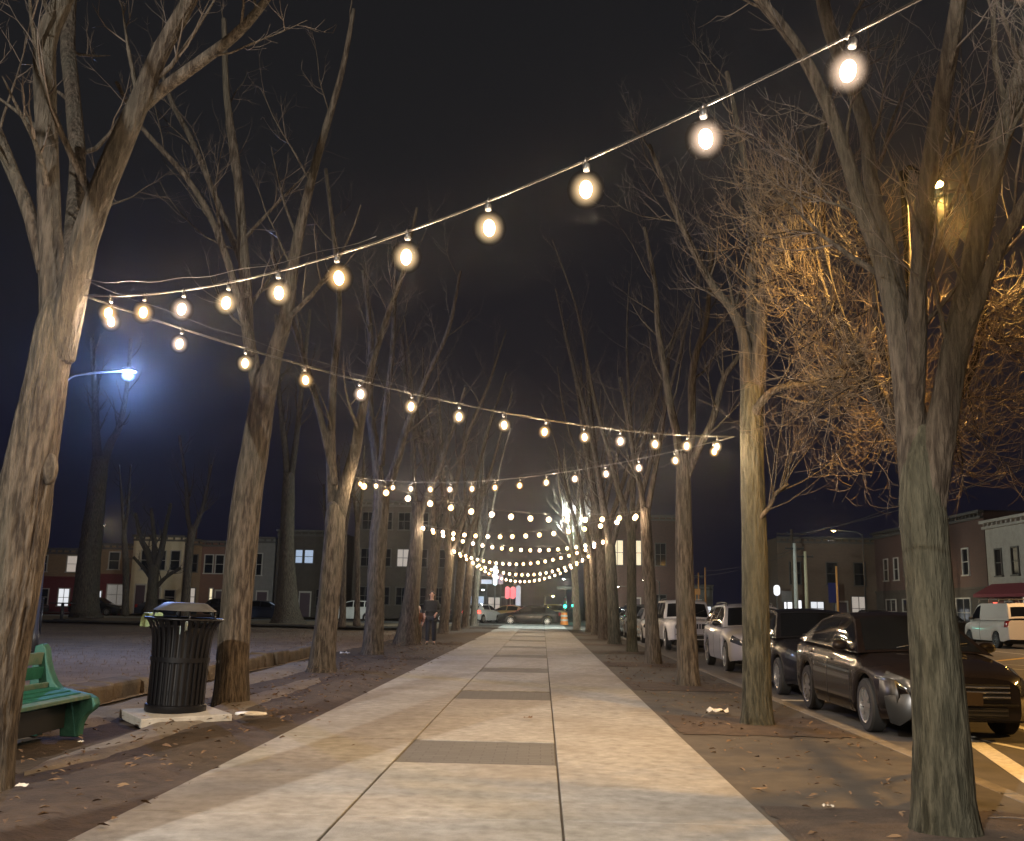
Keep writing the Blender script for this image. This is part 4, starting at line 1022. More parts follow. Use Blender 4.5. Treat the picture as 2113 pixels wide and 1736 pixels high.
# ------------------------------------------------------------------ litter bin on its slab
b = MB(); b.box((0, 0, .03), (.98, .98, .10)); sl = b.build('concrete_slab', M_slab, smooth=False, bevel=.012, loc=(-4.10, 11.35, .03)); sl.rotation_euler = (.012, -.01, .62)
tag(sl, 'square concrete slab under the black litter bin', 'slab')
bin_ = thing('litter_bin', 'black slatted steel litter bin with a flared rim and grey bonnet lid', 'litter bin', (-4.13, 11.42, .108))
bin_.rotation_euler = (0, math.radians(1.5), 0)
b = MB(); NS = 30
prof = [(.305, .06), (.306, .30), (.312, .60), (.325, .80), (.345, .90), (.385, .98), (.425, 1.02)]
for k in range(NS):
    a = 2 * PI * k / NS; e = Vector((math.cos(a), math.sin(a), 0)); t = Vector((-math.sin(a), math.cos(a), 0)) * .0205
    rows = []
    for r, z in prof: rows.append([e * r - t + Vector((0, 0, z)), e * (r + .006) - t * .5 + Vector((0, 0, z)), e * (r + .006) + t * .5 + Vector((0, 0, z)), e * r + t + Vector((0, 0, z))])
    b.grid(rows, flip=True)
    b.grid([[p - e * .008 for p in (q[0], q[3])] for q in rows])
b.build('slats', M_black_steel, bin_)
b = MB(); ring = [(.425 * math.cos(2 * PI * i / 40), .425 * math.sin(2 * PI * i / 40), 1.02) for i in range(41)]; b.tube(ring, .014, 8, cap=False); b.build('rim', M_black_steel, bin_)
b = MB(); b.lathe([(.0, .0), (.325, .0), (.335, .015), (.335, .075), (.322, .085), (.300, .085), (.30, .01)], 40); b.build('base_ring', M_black_steel, bin_, angle=40)
b = MB(); b.lathe([(.318, .545), (.326, .545), (.327, .60), (.318, .60)], 40); b.lathe([(.299, .20), (.299, .24)], 40); b.build('hoop', M_black_steel, bin_, angle=40)
b = MB(); b.lathe([(.0, .05), (.285, .05), (.288, .80), (.292, .93), (.280, .93), (.27, .80), (.26, .3), (0, .28)], 32); b.build('liner', M_liner, bin_, angle=40)
b = MB(); b.lathe([(.0, 1.205), (.20, 1.203), (.235, 1.195), (.335, 1.125), (.352, 1.112), (.338, 1.11), (.225, 1.182), (0, 1.19)], 40); b.build('lid', M_grey_steel, bin_, angle=40)
for k in range(4):
    a = 2 * PI * k / 4 + .5; b = MB(); e = Vector((math.cos(a), math.sin(a), 0))
    b.tube([e * .36 + Vector((0, 0, .90)), e * .345 + Vector((0, 0, 1.03)), e * .33 + Vector((0, 0, 1.118))], .011, 7); b.build('lid_post', M_black_steel, bin_)
b = MB(); g = random.Random(4)
rows = []
for i in range(9):
    t = i / 8; a = 2.75 + .55 * (t - .5) 
    r = []
    for j in range(9):
        s = j / 8; q = PI * (1.15 * s) ; rr = .40 + .075 * (1 - math.cos(q)) * .75
        z = 1.02 + .06 * math.sin(q) * (1 if s < .5 else 1.) - .16 * max(0, s - .55) + .015 * noise.noise(Vector((i * .9, j * .8, 2)))
        rr += .02 * noise.noise(Vector((i * 1.1, j * .9, 7)))
        r.append(Vector((rr * math.cos(a), rr * math.sin(a), z)))
    rows.append(r)
b.grid(rows); bg = b.build('plastic_bag', M_bag, loc=(-4.13, 11.42, .108)); tag(bg, 'pale green plastic bag hanging over the litter bin rim', 'plastic bag')
b = MB()
for i in range(5):
    a = -1.25 + .05 * i; b.box((.302 * math.cos(a * 1.), .302 * math.sin(a), .90 + .012 * i), (.05, .02, .10), rz=a)
bg2 = b.build('clear_bag', M_bag2, loc=(-4.13, 11.42, .108), bevel=.01); tag(bg2, 'crumpled pale bag showing between the litter bin slats', 'plastic bag')

# ------------------------------------------------------------------ bench
bench = thing('park_bench', 'green park bench with solid curved ends, half hidden by the big left tree', 'bench', (-4.92, 9.0, .02))
prof = [(-.06, .85), (.01, .875), (.05, .83), (.075, .71), (.11, .61), (.16, .515), (.22, .455), (.36, .425), (.50, .40), (.575, .365), (.60, .31), (.575, .26), (.50, .20), (.46, .12), (.45, .0), (.27, .0), (.26, .10), (.20, .17), (.10, .17), (.06, .10), (.05, .0), (-.08, .0), (-.09, .20), (-.08, .45)]
for yy in (-.84, .84):
    b = MB(); b.prism(prof, .12, (0, yy, 0), (1, 0, 0), (0, 0, 1), (0, 1, 0)); b.build('end_panel', M_bench_conc, bench, angle=40, bevel=.012)
for k, (x, z, m) in enumerate(((.02, .735, M_bench_worn), (.035, .60, M_bench), (.10, .485, M_bench_worn))):
    b = MB(); b.box((x, 0, z), (.035, 1.56, .115 if k < 2 else .05), ry=.14); o = b.build('back_board', m, bench, smooth=False, bevel=.006)
    if m is M_bench_worn: o['label'] = 'faded grey-green back board'
for k in range(4):
    b = MB(); b.box((.185 + .105 * k, 0, .442 - .018 * k), (.095, 1.56, .036), ry=.12); b.build('seat_board', M_bench if k < 3 else M_bench_worn, bench, smooth=False, bevel=.006)
b = MB(); b.box((.30, 0, .20), (.05, 1.5, .22)); b.build('stretcher', M_trim, bench, smooth=False, bevel=.005)

# low stone edging between soil and lawn
b = MB(); g = random.Random(8); y = 8.2; k = 0
wall = thing('stone_edging', 'low rough stone edging behind the bench and bin', 'stone edging', (-5.85, 15, 0))
while y < 27:
    ln = g.uniform(.5, 1.1); b = MB()
    b.box((0, 0, 0), (.34 + g.uniform(-.05, .06), ln - .03, .34 + g.uniform(-.08, .05)))
    b.v = [v + Vector((noise.noise(v * 3 + Vector((k, 0, 0))), noise.noise(v * 3 + Vector((0, k, 0))), noise.noise(v * 3 + Vector((0, 0, k))))) * .05 for v in b.v]
    b.build('stone', M_stone, wall, smooth=False, bevel=.05, loc=(g.uniform(-.05, .05), y + ln / 2 - 15, .10)); y += ln; k += 1

# litter
b = MB(); b.lathe([(0, 0), (.11, 0), (.125, .012), (.12, .03), (.06, .042), (0, .044)], 20); o = b.build('takeaway_lid', mat('white_foam', (.75, .73, .68), rough=.5), loc=(-3.30, 11.55, .062)); o.scale = (1.5, .8, 1); tag(o, 'white crushed takeaway lid on the soil right of the bin', 'litter')
def paper(name, label, p, s, seed, m):
    b = MB(); rows = [[Vector(((i / 6 - .5) * s + .2 * s * noise.noise(Vector((i, j, seed))), (j / 6 - .5) * s * .7, .03 + .35 * s * abs(noise.noise(Vector((i * .6, j * .6, seed + 4)))))) for i in range(7)] for j in range(7)]
    b.grid(rows); tag(b.build(name, m, loc=p), label, 'litter')
M_paper = mat('scrap_paper', (.62, .58, .50), rough=.7)
paper('scrap_paper', 'crumpled pale wrapper on the strip between two right trees', (2.27, 13.2, .02), .26, 1, M_paper)
paper('scrap_paper', 'small white paper scrap at the foot of the fourth left tree', (-5.0, 25.6, .03), .24, 2, M_paper)
paper('scrap_paper', 'tiny white scrap on the soil in front of the bench', (-4.17, 9.2, .03), .05, 3, M_paper)
paper('scrap_paper', 'whitish scrap on the dirt at the lower left near the big tree', (-3.55, 7.0, .04), .08, 4, M_paper)
paper('scrap_paper', 'small scrap in the soil pit of the near right tree', (1.95, 7.1, .02), .07, 5, M_paper)
paper('scrap_paper', 'flat dark leaf wrapper on the walk between brick strips', (-.15, 12.0, .024), .10, 6, M_leaf)
for k, lab in enumerate(('pale bent twig lying at the foot of the near right tree', 'short thin twig lying beside the pale bent twig')):
    b = MB(); g = random.Random(k); pts = [(0, 0, .02), (.12, .03, .035), (.25, .02, .04), (.36, .09 * (1 - 2 * k), .03), (.46, .06, .02)]
    b.tube(smooth_path(pts, 4), .006 - .002 * k, 5); o = b.build('twig', M_twig, loc=(2.95 + .05 * k, 6.95 - .35 * k, .01)); o.rotation_euler = (0, 0, -.6 + .7 * k); tag(o, lab, 'twig')
# tree pits: dark soil round the right trees
for k, y in enumerate((1.4, 6.4, 12.2, 17.9, 24.3, 30.6, 36.4, 41.6, 47.4, 53.2)):
    x0, x1 = WX1 + .05, KX - .05; b = MB(); rows = []
    for j in range(25):
        r = []
        for i in range(17):
            s, t = i / 16 * 2 - 1, j / 24 * 2 - 1
            q = 1 + .10 * noise.noise(Vector((i * .5, j * .5, k * 3.)))
            r.append(Vector(((x0 + x1) / 2 + s * (x1 - x0) / 2 * min(1, q), y - .1 + t * .95 * q, .013 + .025 * (1 - s * s) * (1 - t * t) + .012 * noise.noise(Vector((i * .9, j * .9, k))) * (1 - s * s) * (1 - t * t))))
        rows.append(r)
    b.grid(rows); struct(b.build('tree_pit', M_soil))

# ------------------------------------------------------------------ people
def skin_fig(name, nodes, edges, m, parent=None, sub=2):
    ks = list(nodes); me = bpy.data.meshes.new(name)
    me.from_pydata([nodes[k][0] for k in ks], [(ks.index(a), ks.index(b_)) for a, b_ in edges], [])
    me.materials.append(m); o = bpy.data.objects.new(name, me); C.objects.link(o)
    if parent: o.parent = parent
    o.modifiers.new('skin', 'SKIN'); sk = me.skin_vertices.new() if not me.skin_vertices else me.skin_vertices[0]
    for i, k in enumerate(ks):
        r = nodes[k][1]; me.skin_vertices[0].data[i].radius = r if isinstance(r, tuple) else (r, r)
        me.skin_vertices[0].data[i].use_root = i == 0
    s = o.modifiers.new('sub', 'SUBSURF'); s.levels = sub; s.render_levels = sub
    for p in me.polygons: p.use_smooth = True
    o.modifiers['skin'].use_smooth_shade = True
    return o

def person(label, loc, rz, h, coat, legs, shoe, hood=None, hold=None, hair=M_hair, stout=1.):
    root = thing('person', label, 'person', loc, rz)
    k = h / 1.75; q = lambda x, y, z: (x * k, y * k, z * k)
    N = {'pelvis': (q(0, 0, .95), (.13 * k * stout, .10 * k)), 'waist': (q(0, 0, 1.10), (.135 * k * stout, .105 * k)), 'chest': (q(0, -.005, 1.30), (.15 * k * stout, .11 * k)),
         'neckb': (q(0, .0, 1.45), .075 * k), 'neck': (q(0, -.005, 1.52), .052 * k), 'head0': (q(0, -.02, 1.60), (.068 * k, .08 * k)), 'head1': (q(0, -.012, 1.69), (.072 * k, .088 * k)), 'head2': (q(0, 0, 1.74), (.04 * k, .05 * k))}
    E = [('pelvis', 'waist'), ('waist', 'chest'), ('chest', 'neckb'), ('neckb', 'neck'), ('neck', 'head0'), ('head0', 'head1'), ('head1', 'head2')]
    hands = {}
    for s, n in ((1, 'l'), (-1, 'r')):
        N['sh' + n] = (q(.19 * s, 0, 1.40), .062 * k); N['el' + n] = (q(.27 * s, .03, 1.13), .046 * k)
        hx, hy, hz = hold.get(n, (.20, -.16, .96)) if hold else (.20, -.16, .96)
        N['wr' + n] = (q(hx * s, hy, hz), .030 * k); N['pa' + n] = (q((hx - .02) * s, hy - .045, hz - .06), (.036 * k, .020 * k))
        E += [('chest', 'sh' + n), ('sh' + n, 'el' + n), ('el' + n, 'wr' + n), ('wr' + n, 'pa' + n)]
        for f in range(4):
            a = (f - 1.5) * .016; ln = (.075, .085, .08, .062)[f]
            N[f'f{n}{f}a'] = (q((hx - .02) * s + a, hy - .065, hz - .06 - ln * .6), .0085 * k); N[f'f{n}{f}b'] = (q((hx - .03) * s + a, hy - .045, hz - .06 - ln), .0075 * k)
            E += [('pa' + n, f'f{n}{f}a'), (f'f{n}{f}a', f'f{n}{f}b')]
        N['th' + n] = (q((hx - .065) * s, hy - .06, hz - .08), .0095 * k); E.append(('wr' + n, 'th' + n))
        N['hip' + n] = (q(.095 * s, 0, .88), .088 * k); N['kn' + n] = (q(.105 * s, -.02, .50), .06 * k); N['an' + n] = (q(.115 * s, .02, .10), .042 * k)
        N['ft' + n] = (q(.13 * s, -.15, .04), (.04 * k, .03 * k))
        E += [('pelvis', 'hip' + n), ('hip' + n, 'kn' + n), ('kn' + n, 'an' + n), ('an' + n, 'ft' + n)]
    skin_fig('body', N, E, M_skin, root)
    up_ = {a: (p, tuple(x + .028 * k for x in r) if isinstance(r, tuple) else r + .024 * k) for a, (p, r) in N.items()}
    ck = ['pelvis', 'waist', 'chest', 'neckb', 'shl', 'ell', 'wrl', 'shr', 'elr', 'wrr']
    cn = {a: up_[a] for a in ck}; cn['hem'] = (q(0, 0, .80), (.17 * k * stout, .135 * k))
    for n in 'lr':
        p, r = N['wr' + n]; e = N['el' + n][0]; cn['wr' + n] = (tuple(a * .82 + b_ * .18 for a, b_ in zip(p, e)), .05 * k)
    skin_fig('coat', cn, [('pelvis', 'waist'), ('waist', 'chest'), ('chest', 'neckb'), ('pelvis', 'hem'), ('chest', 'shl'), ('shl', 'ell'), ('ell', 'wrl'), ('chest', 'shr'), ('shr', 'elr'), ('elr', 'wrr')], coat, root)
    tn = {'pelvis': up_['pelvis']}; te = []
    for n in 'lr':
        for a in ('hip', 'kn', 'an'): tn[a + n] = (N[a + n][0], N[a + n][1] + .03 * k)
        te += [('pelvis', 'hip' + n), ('hip' + n, 'kn' + n), ('kn' + n, 'an' + n)]
    skin_fig('trousers', tn, te, legs, root)
    for s, n in ((1, 'l'), (-1, 'r')):
        b = MB(); prof = [(.001, 0), (.045 * k, .005), (.05 * k, .03 * k), (.04 * k, .08 * k), (.001, .10 * k)]
        b.lathe(prof, 14); b.v = [Vector((v.x, v.y * (2.6 if v.y < 0 else 1.2) - .02 * k, v.z)) + Vector((.12 * s * k, -.02 * k, 0)) for v in b.v]
        b.build('shoe', shoe, root)
    # face and hair
    b = MB()
    for s in (1, -1): b.lathe([(.001, -.011 * k), (.011 * k, 0), (.001, .011 * k)], 8, o=q(.031 * s, -.098, 1.655))
    b.build('eyes', M_hair, root)
    b = MB(); b.tube([q(0, -.095, 1.665), q(0, -.118, 1.625), q(0, -.10, 1.615)], [.008 * k, .013 * k, .009 * k], 8); b.build('nose', M_skin, root)
    b = MB(); b.tube([q(-.024, -.096, 1.588), q(0, -.104, 1.586), q(.024, -.096, 1.588)], .005 * k, 6); b.build('mouth', mat('lips', (.30, .12, .10), rough=.5), root)
    for s in (1, -1):
        b = MB(); b.lathe([(.001, -.028 * k), (.016 * k, 0), (.001, .028 * k)], 8, o=q(.077 * s, -.01, 1.645)); b.build('ear', M_skin, root)
    b = MB(); a1 = PI * .52 if hood is None else PI * .8; rr = .094 if hood is None else .112
    prof = [(rr * k * math.sin(a1 * i / 8), rr * 1.15 * k * math.cos(a1 * i / 8)) for i in range(9)]
    b.lathe(prof, 18); b.v = [v + Vector(q(0, .018 if hood is None else .03, 1.672)) for v in b.v]
    b.build('hair' if hood is None else 'hood', hair if hood is None else hood, root)
    return root
person('person in a dark zipped coat and black trousers standing by the fifth left tree', (-3.66, 33.1, .02), .08, 1.72, M_coat, M_trousers, M_shoe, hold={'l': (.15, -.17, 1.02), 'r': (.24, -.10, .98)}, stout=1.22)
person('small child in a pale hood and russet coat beside the standing adult', (-4.14, 33.5, .02), .25, 1.22, M_child_coat, M_child_pants, M_shoe, hood=M_child_hood)

# ------------------------------------------------------------------ buildings
M_winframe = mat('window_frame', (.42, .40, .37), rough=.6)
M_winframe_dark = mat('window_frame_dark', (.08, .075, .07), rough=.6)
M_dark_pane = mat('dark_pane', (.012, .014, .018), rough=.06, spec=.7)
def lit(name, c, e): return mat(name, (.3, .3, .3), emit=c, estr=e, rough=.4)
M_lit_white = lit('lit_white_pane', (.92, .95, 1.), .85); M_lit_blue = lit('lit_blue_pane', (.55, .72, 1.), .55); M_lit_cream = lit('lit_cream_pane', (1., .84, .52), .92)
M_lit_dim = lit('lit_dim_pane', (1., .86, .74), .35); M_lit_shop = lit('lit_shop_pane', (.95, .97, 1.), 1.3); M_lit_warm = lit('lit_warm_pane', (1., .72, .38), .9)
M_lace = mat('lace_curtain', (.62, .60, .57), color2=(.48, .47, .45), scale=14, rough=.9, emit=(1., .95, .88), estr=.10)
B_or = brick_mat('ochre_brick', (.27, .17, .09), (.22, .14, .075), (.2, .16, .12))
B_red = brick_mat('red_brick', (.20, .085, .06), (.16, .07, .05), (.16, .13, .11))
B_dk = brick_mat('dark_red_brick', (.11, .05, .04), (.085, .04, .033), (.09, .075, .065))
B_br = brick_mat('brown_brick', (.17, .11, .075), (.14, .09, .06), (.13, .11, .09))
M_cream = mat('cream_render', (.56, .49, .36), color2=(.64, .57, .43), scale=1.5, detail=8, rough=.85)
M_maroon = mat('maroon_paint', (.12, .018, .022), color2=(.15, .025, .028), scale=5, rough=.6)
M_stonew = mat('pale_stone', (.34, .30, .26), color2=(.42, .38, .33), scale=2, detail=8, rough=.85)
M_greyw = mat('grey_render', (.17, .165, .16), color2=(.21, .2, .195), scale=2, detail=8, rough=.85)
M_darkw = mat('dark_render', (.055, .045, .038), color2=(.075, .062, .052), scale=2, detail=8, rough=.85)
M_roof = mat('roof_felt', (.05, .05, .052), color2=(.07, .07, .07), scale=5, rough=.85)
M_door = mat('purple_door', (.07, .045, .06), rough=.5)
M_awn_red = mat('red_awning', (.22, .03, .045), rough=.8)
M_awn_black = mat('black_awning', (.012, .012, .012), rough=.8)
def building(name, label, loc, rz, w, d, h, wall_m, wins=(), doors=(), cornice=M_winframe_dark, base=None, awnings=(), group=None, cat='building', chimney=False, parapet=.35, bays=()):
    root = thing(name, label, cat, loc, rz, group)
    b = MB(); b.box((0, d / 2, h / 2 - .3), (w, d, h + .6)); b.build('wall', wall_m, root, smooth=False)
    b = MB(); b.box((0, d / 2, h + .06), (w - .5, d - .5, .12)); rf = b.build('roof', M_roof, root, smooth=False)
    if chimney:
        b = MB(); b.box((w * .3, d * .5, h + .75), (.6, .5, 1.3)); b.build('chimney', B_red, rf, smooth=False)
    b = MB(); b.box((0, -.10, h - parapet), (w + .06, .25, .16)); b.box((0, -.16, h + .02), (w + .12, .38, .18))
    for i in range(max(3, int(w / .6))): b.box((-w / 2 + .3 + i * (w - .6) / max(1, int(w / .6) - 1), -.11, h - .16), (.10, .22, .2))
    b.build('cornice', cornice, root, smooth=False)
    if base:
        b = MB(); b.box((0, -.035, base[0] / 2 - .1), (w - .04, .07, base[0] + .2)); b.box((0, -.09, base[0] + .08), (w - .02, .18, .16)); b.build('shopfront', base[1], root, smooth=False)
    y0 = -.07 if base else 0.
    for x, z, ww, hh, pm, fm in wins:
        yy = y0 if base and z < base[0] else 0.
        b = MB(); t = .09
        for sx in (-1, 1): b.box((x + sx * (ww / 2 + t / 2), yy - .04, z + hh / 2), (t, .085, hh + 2 * t))
        b.box((x, yy - .04, z + hh + t / 2), (ww, .085, t)); b.box((x, yy - .07, z - t / 2), (ww + .3, .16, t)); b.box((x, yy - .025, z + hh / 2), (ww, .055, .05))
        if ww > .9: b.box((x, yy - .024, z + hh / 2), (.05, .052, hh))
        f = b.build('window', fm, root, smooth=False)
        b = MB(); b.box((x, yy - .004, z + hh / 2), (ww, .018, hh)); b.build('pane', pm, f, smooth=False)
    for x, ww, hh, dm in doors:
        yy = y0
        b = MB(); b.box((x, yy - .03, hh / 2), (ww, .07, hh)); o = b.build('door', dm, root, smooth=False, bevel=.01)
        b = MB()
        for sx in (-1, 1): b.box((x + sx * (ww / 2 + .06), yy - .05, hh / 2 + .05), (.11, .10, hh + .1))
        b.box((x, yy - .05, hh + .07), (ww + .23, .102, .14)); b.build('door_frame', M_winframe, o, smooth=False)
        b = MB(); b.box((x + ww * .36, yy - .09, 1.0), (.05, .05, .14)); b.build('handle', M_chrome, o, smooth=False)
    for x, z, ww, hh, pr, am in awnings:
        b = MB(); b.prism([(0, 0), (0, hh), (-pr, .18), (-pr, 0)], ww, (x, y0 - .01, z), (0, 1, 0), (0, 0, 1), (1, 0, 0)); b.build('awning', am, root, smooth=False)
    for x, z, ww, hh, pr, bm in bays:
        b = MB(); b.prism([(-ww / 2, 0), (ww / 2, 0), (ww / 2 - .4, -pr), (-ww / 2 + .4, -pr)], hh, (x, 0, z + hh / 2), (1, 0, 0), (0, 1, 0), (0, 0, 1)); b.build('bay', bm, root, smooth=False)
    return root
F1, F2, DP = M_winframe, M_winframe_dark, M_dark_pane
GB = 'row houses across the cross street'
YB = 89.3
building('shop_building', 'maroon fronted shop with a bright white door, left end of the row houses', (-44.0, YB, 0), 0, 7.4, 9, 5.6, B_or, [(-1.6, 3.6, .9, 1.4, DP, F1), (1.2, 3.6, .9, 1.4, M_lit_dim, F1), (.75, .55, .95, 1.5, M_lit_white, F1), (-1.5, .6, 1.6, 1.4, DP, F1)], [(2.3, .9, 2.1, M_door)], base=(3.0, M_maroon), group=GB)
building('shop_building', 'maroon fronted shop with a wide white lace window beside the cream house', (-38.75, YB, 0), 0, 3.0, 9, 6.1, B_or, [(-.2, 3.9, .9, 1.5, DP, F1), (.35, .75, 1.8, 1.75, M_lace, F1), (-1.25, .3, .34, 1.6, M_lit_white, F1)], base=(3.3, M_maroon), group=GB)
building('row_house', 'tall cream rendered row house with dark doors behind the low-forking tree', (-34.85, YB - .25, 0), 0, 4.7, 9, 6.9, M_cream, [(-1.1, 3.9, .8, 1.7, DP, F1), (.3, 3.9, .8, 1.7, DP, F1), (1.6, 3.9, .8, 1.7, DP, F1), (1.35, .9, .9, 1.2, DP, F1)], [(-1.35, .85, 2.5, M_door), (.05, .7, 2.3, M_door)], group=GB, chimney=True)
building('row_house', 'narrow ochre brick row house right of the cream house', (-31.72, YB, 0), 0, 1.5, 9, 6.6, B_or, [(0, 3.8, .8, 1.5, DP, F2), (0, .8, .8, 1.5, M_lit_dim, F2)], group=GB)
building('row_house', 'red brown brick row house with one narrow lit window', (-29.75, YB, 0), 0, 2.4, 9, 6.5, B_red, [(-.5, 3.7, .7, 1.6, DP, F1), (.5, 3.7, .7, 1.6, DP, F1), (-.1, .8, .22, 1.5, M_lit_cream, F1)], [(.75, .8, 2.1, M_door)], group=GB)
building('row_house', 'dark grey row house with white framed upper windows', (-26.4, YB, 0), 0, 4.2, 9, 6.9, M_greyw, [(-1.2, 3.6, .95, 1.9, M_lace, F1), (.5, 3.6, .95, 1.9, DP, F1), (-1.0, .8, 1.0, 1.4, DP, F1)], [(1.2, .9, 2.1, M_door)], group=GB)
building('row_house', 'dark row house with two bluish lit upper windows', (-21.3, YB, 0), 0, 5.6, 9, 7.6, M_darkw, [(-.75, 4.75, .6, 1.15, M_lit_blue, F2), (.15, 4.75, .75, 1.15, M_lit_blue, F2), (-1.5, 1, 1, 1.4, DP, F2), (1.5, 1, 1, 1.4, DP, F2)], [(0, .9, 2.1, M_door)], group=GB, chimney=True)
building('apartment_block', 'tall dark apartment block behind the fourth and fifth left trees', (-12.5, YB, 0), 0, 9.2, 12, 10.4, M_darkw,
         [(x, z, 1., 1.5, M_lit_dim if (x, z) in ((-.1, 4.6),) else DP, F2) for z in (1.2, 4.6, 7.9) for x in (-3.4, -1.75, -.1, 1.55, 3.2)], group=None)
building('corner_building', 'dark building with two tall bright cream windows beyond the cross street', (9.3, 101, 0), 0, 9.5, 10, 10.5, B_dk, [(-1.75, 5.55, 1.1, 2.45, M_lit_cream, F2), (.12, 5.55, 1.0, 2.45, M_lit_cream, F2), (-3.2, 1, 1.4, 1.6, DP, F2), (2.4, 1, 1.4, 1.6, DP, F2), (2.6, 5.55, 1.0, 2.2, DP, F2)], [(0, 1., 2.2, M_door)])
# far side of the road, fronts facing the walk
GS = 'shops across the road'
building('shop_building', 'pale stone shop with a black awning behind the white van', (28.4, 51.17, 0), -PI / 2, 10.11, 9, 7.26, M_stonew, [(x, 3.7, .75, 1.7, DP, F2) for x in (-3.2, -1.2, .9, 3.0)] + [(-2.5, .6, 2.2, 1.9, M_lit_blue, F2), (2., .6, 2.4, 1.9, DP, F2)], [(-.4, .9, 2.2, M_door)], cornice=M_stonew, base=(2.9, M_awn_black), awnings=[(0, 2.35, 8.8, .95, 1.3, M_awn_black)], group=GS)
building('shop_building', 'brown stone shop with a red awning left of the pale stone shop', (28.4, 60.41, 0), -PI / 2, 8.17, 9, 7.09, M_stonew, [(x, 3.7, .8, 1.6, DP, F2) for x in (-2.4, -.2, 2.2)] + [(1.6, .6, 2.2, 1.8, M_lit_dim, F2)], [(-1.2, .9, 2.1, M_door)], cornice=M_stonew, base=(2.9, M_maroon), awnings=[(0, 2.35, 7, .85, 1.2, M_awn_red)], group=GS)
building('shop_building', 'dark red brick shop with an arched transom and one lit slit window', (28.4, 75.25, 0), -PI / 2, 21.29, 9, 7.85, B_dk, [(x, 3.9, .9, 1.7, DP, M_winframe) for x in (-8, -5.6, -1.5, 1.2, 4.4, 7.6)] + [(-3.6, 4.2, .42, 1.5, M_lit_cream, F2)] + [(x, .5, 2.2, 1.8, DP, M_winframe) for x in (-7, -3.2, 3.4, 7)], [(.6, 1., 2.2, M_door)], base=(2.9, M_darkw), group=GS)
building('shop_building', 'plain brown block with a flat roof behind the utility poles', (25.1, 88, 0), 0, 9.0, 9, 7.6, B_br, [(x, 3.6, .9, 1.9, DP, F2) for x in (-3, .2, 2.6)] + [(-3.3, .7, 1.5, 1.5, M_lit_shop, F2), (-1.2, 1., 1.1, 1.1, M_lit_white, F2), (2.4, .6, 1.2, 2.0, M_lit_dim, F2)], [(.9, .9, 2.1, M_door)], group=GS)
building('low_shop', 'low corner shop with a bright white strip of windows behind the silver car', (15.6, 101, 0), 0, 3.0, 7, 3.6, M_greyw, [(-.9, .75, .75, 1.0, M_lit_shop, F2), (.1, .75, .75, .8, M_lit_shop, F2), (1., .75, .55, .8, M_lit_white, F2), (-.9, 2.2, .8, .8, M_lit_white, F2)])
building('low_shop', 'distant low shop left of the red sign beyond the cross street', (-5.6, 106, 0), 0, 5.0, 8, 4.2, M_darkw, [(-1.3, .7, 1.4, 1.5, M_lit_blue, F2), (.5, .7, 1.2, 1.4, M_lit_dim, F2)], [(1.7, .9, 2.1, M_door)])

# ------------------------------------------------------------------ signs, signals, poles
def post_sign(name, label, p, w, h, dpt, m, cat='sign', round_=False, post=M_dark_steel):
    root = thing(name, label, cat, (p[0], p[1], 0))
    b = MB(); b.tube([(0, .12, -.2), (0, .12, p[2] + h * .4)], .05, 8); b.build('post', post, root)
    b = MB()
    if round_:
        n = 10; r = w / 2; poly = [(r * math.cos(PI * i / n), h / 2 - r + r * math.sin(PI * i / n)) for i in range(n + 1)] + [(-r * math.cos(PI * i / n), -h / 2 + r - r * math.sin(PI * i / n)) for i in range(n + 1)]
        b.prism(poly, dpt, (0, 0, p[2]), (1, 0, 0), (0, 0, 1), (0, 1, 0))
    else: b.box((0, 0, p[2]), (w, dpt, h))
    b.build('panel', m, root, smooth=False, bevel=.02)
    return root
S_blue = lit('sign_ice_blue', (.72, .90, 1.), 1.1); S_red = lit('sign_red', (1., .10, .14), 1.2); S_viol = lit('sign_violet', (.5, .30, .55), .35); S_pale = lit('sign_pale', (.70, .74, .9), .5); S_mid = lit('sign_blue', (.35, .45, .75), .45)
post_sign('lit_sign', 'tall narrow ice-blue lit sign beyond the crossing cars', (-4.52, 95, 4.1), .42, 1.9, .16, S_blue, round_=True)
post_sign('lit_sign', 'dim violet sign beside the tall ice-blue one', (-4.0, 95.3, 3.75), .45, .9, .14, S_viol)
post_sign('lit_sign', 'flat blue sign left of the tall ice-blue one', (-5.35, 95.3, 3.5), 1.0, .4, .14, S_mid)
post_sign('lit_sign', 'left one of the twin red lit signs', (-3.33, 95, 2.5), .44, 1.15, .16, S_red, round_=True)
post_sign('lit_sign', 'right one of the twin red lit signs', (-2.80, 95, 2.5), .5, 1.15, .16, S_red, round_=True)
post_sign('lit_sign', 'pale lilac banner right of the twin red signs', (-2.3, 95.2, 1.95), .46, 2.5, .12, S_pale, round_=True)
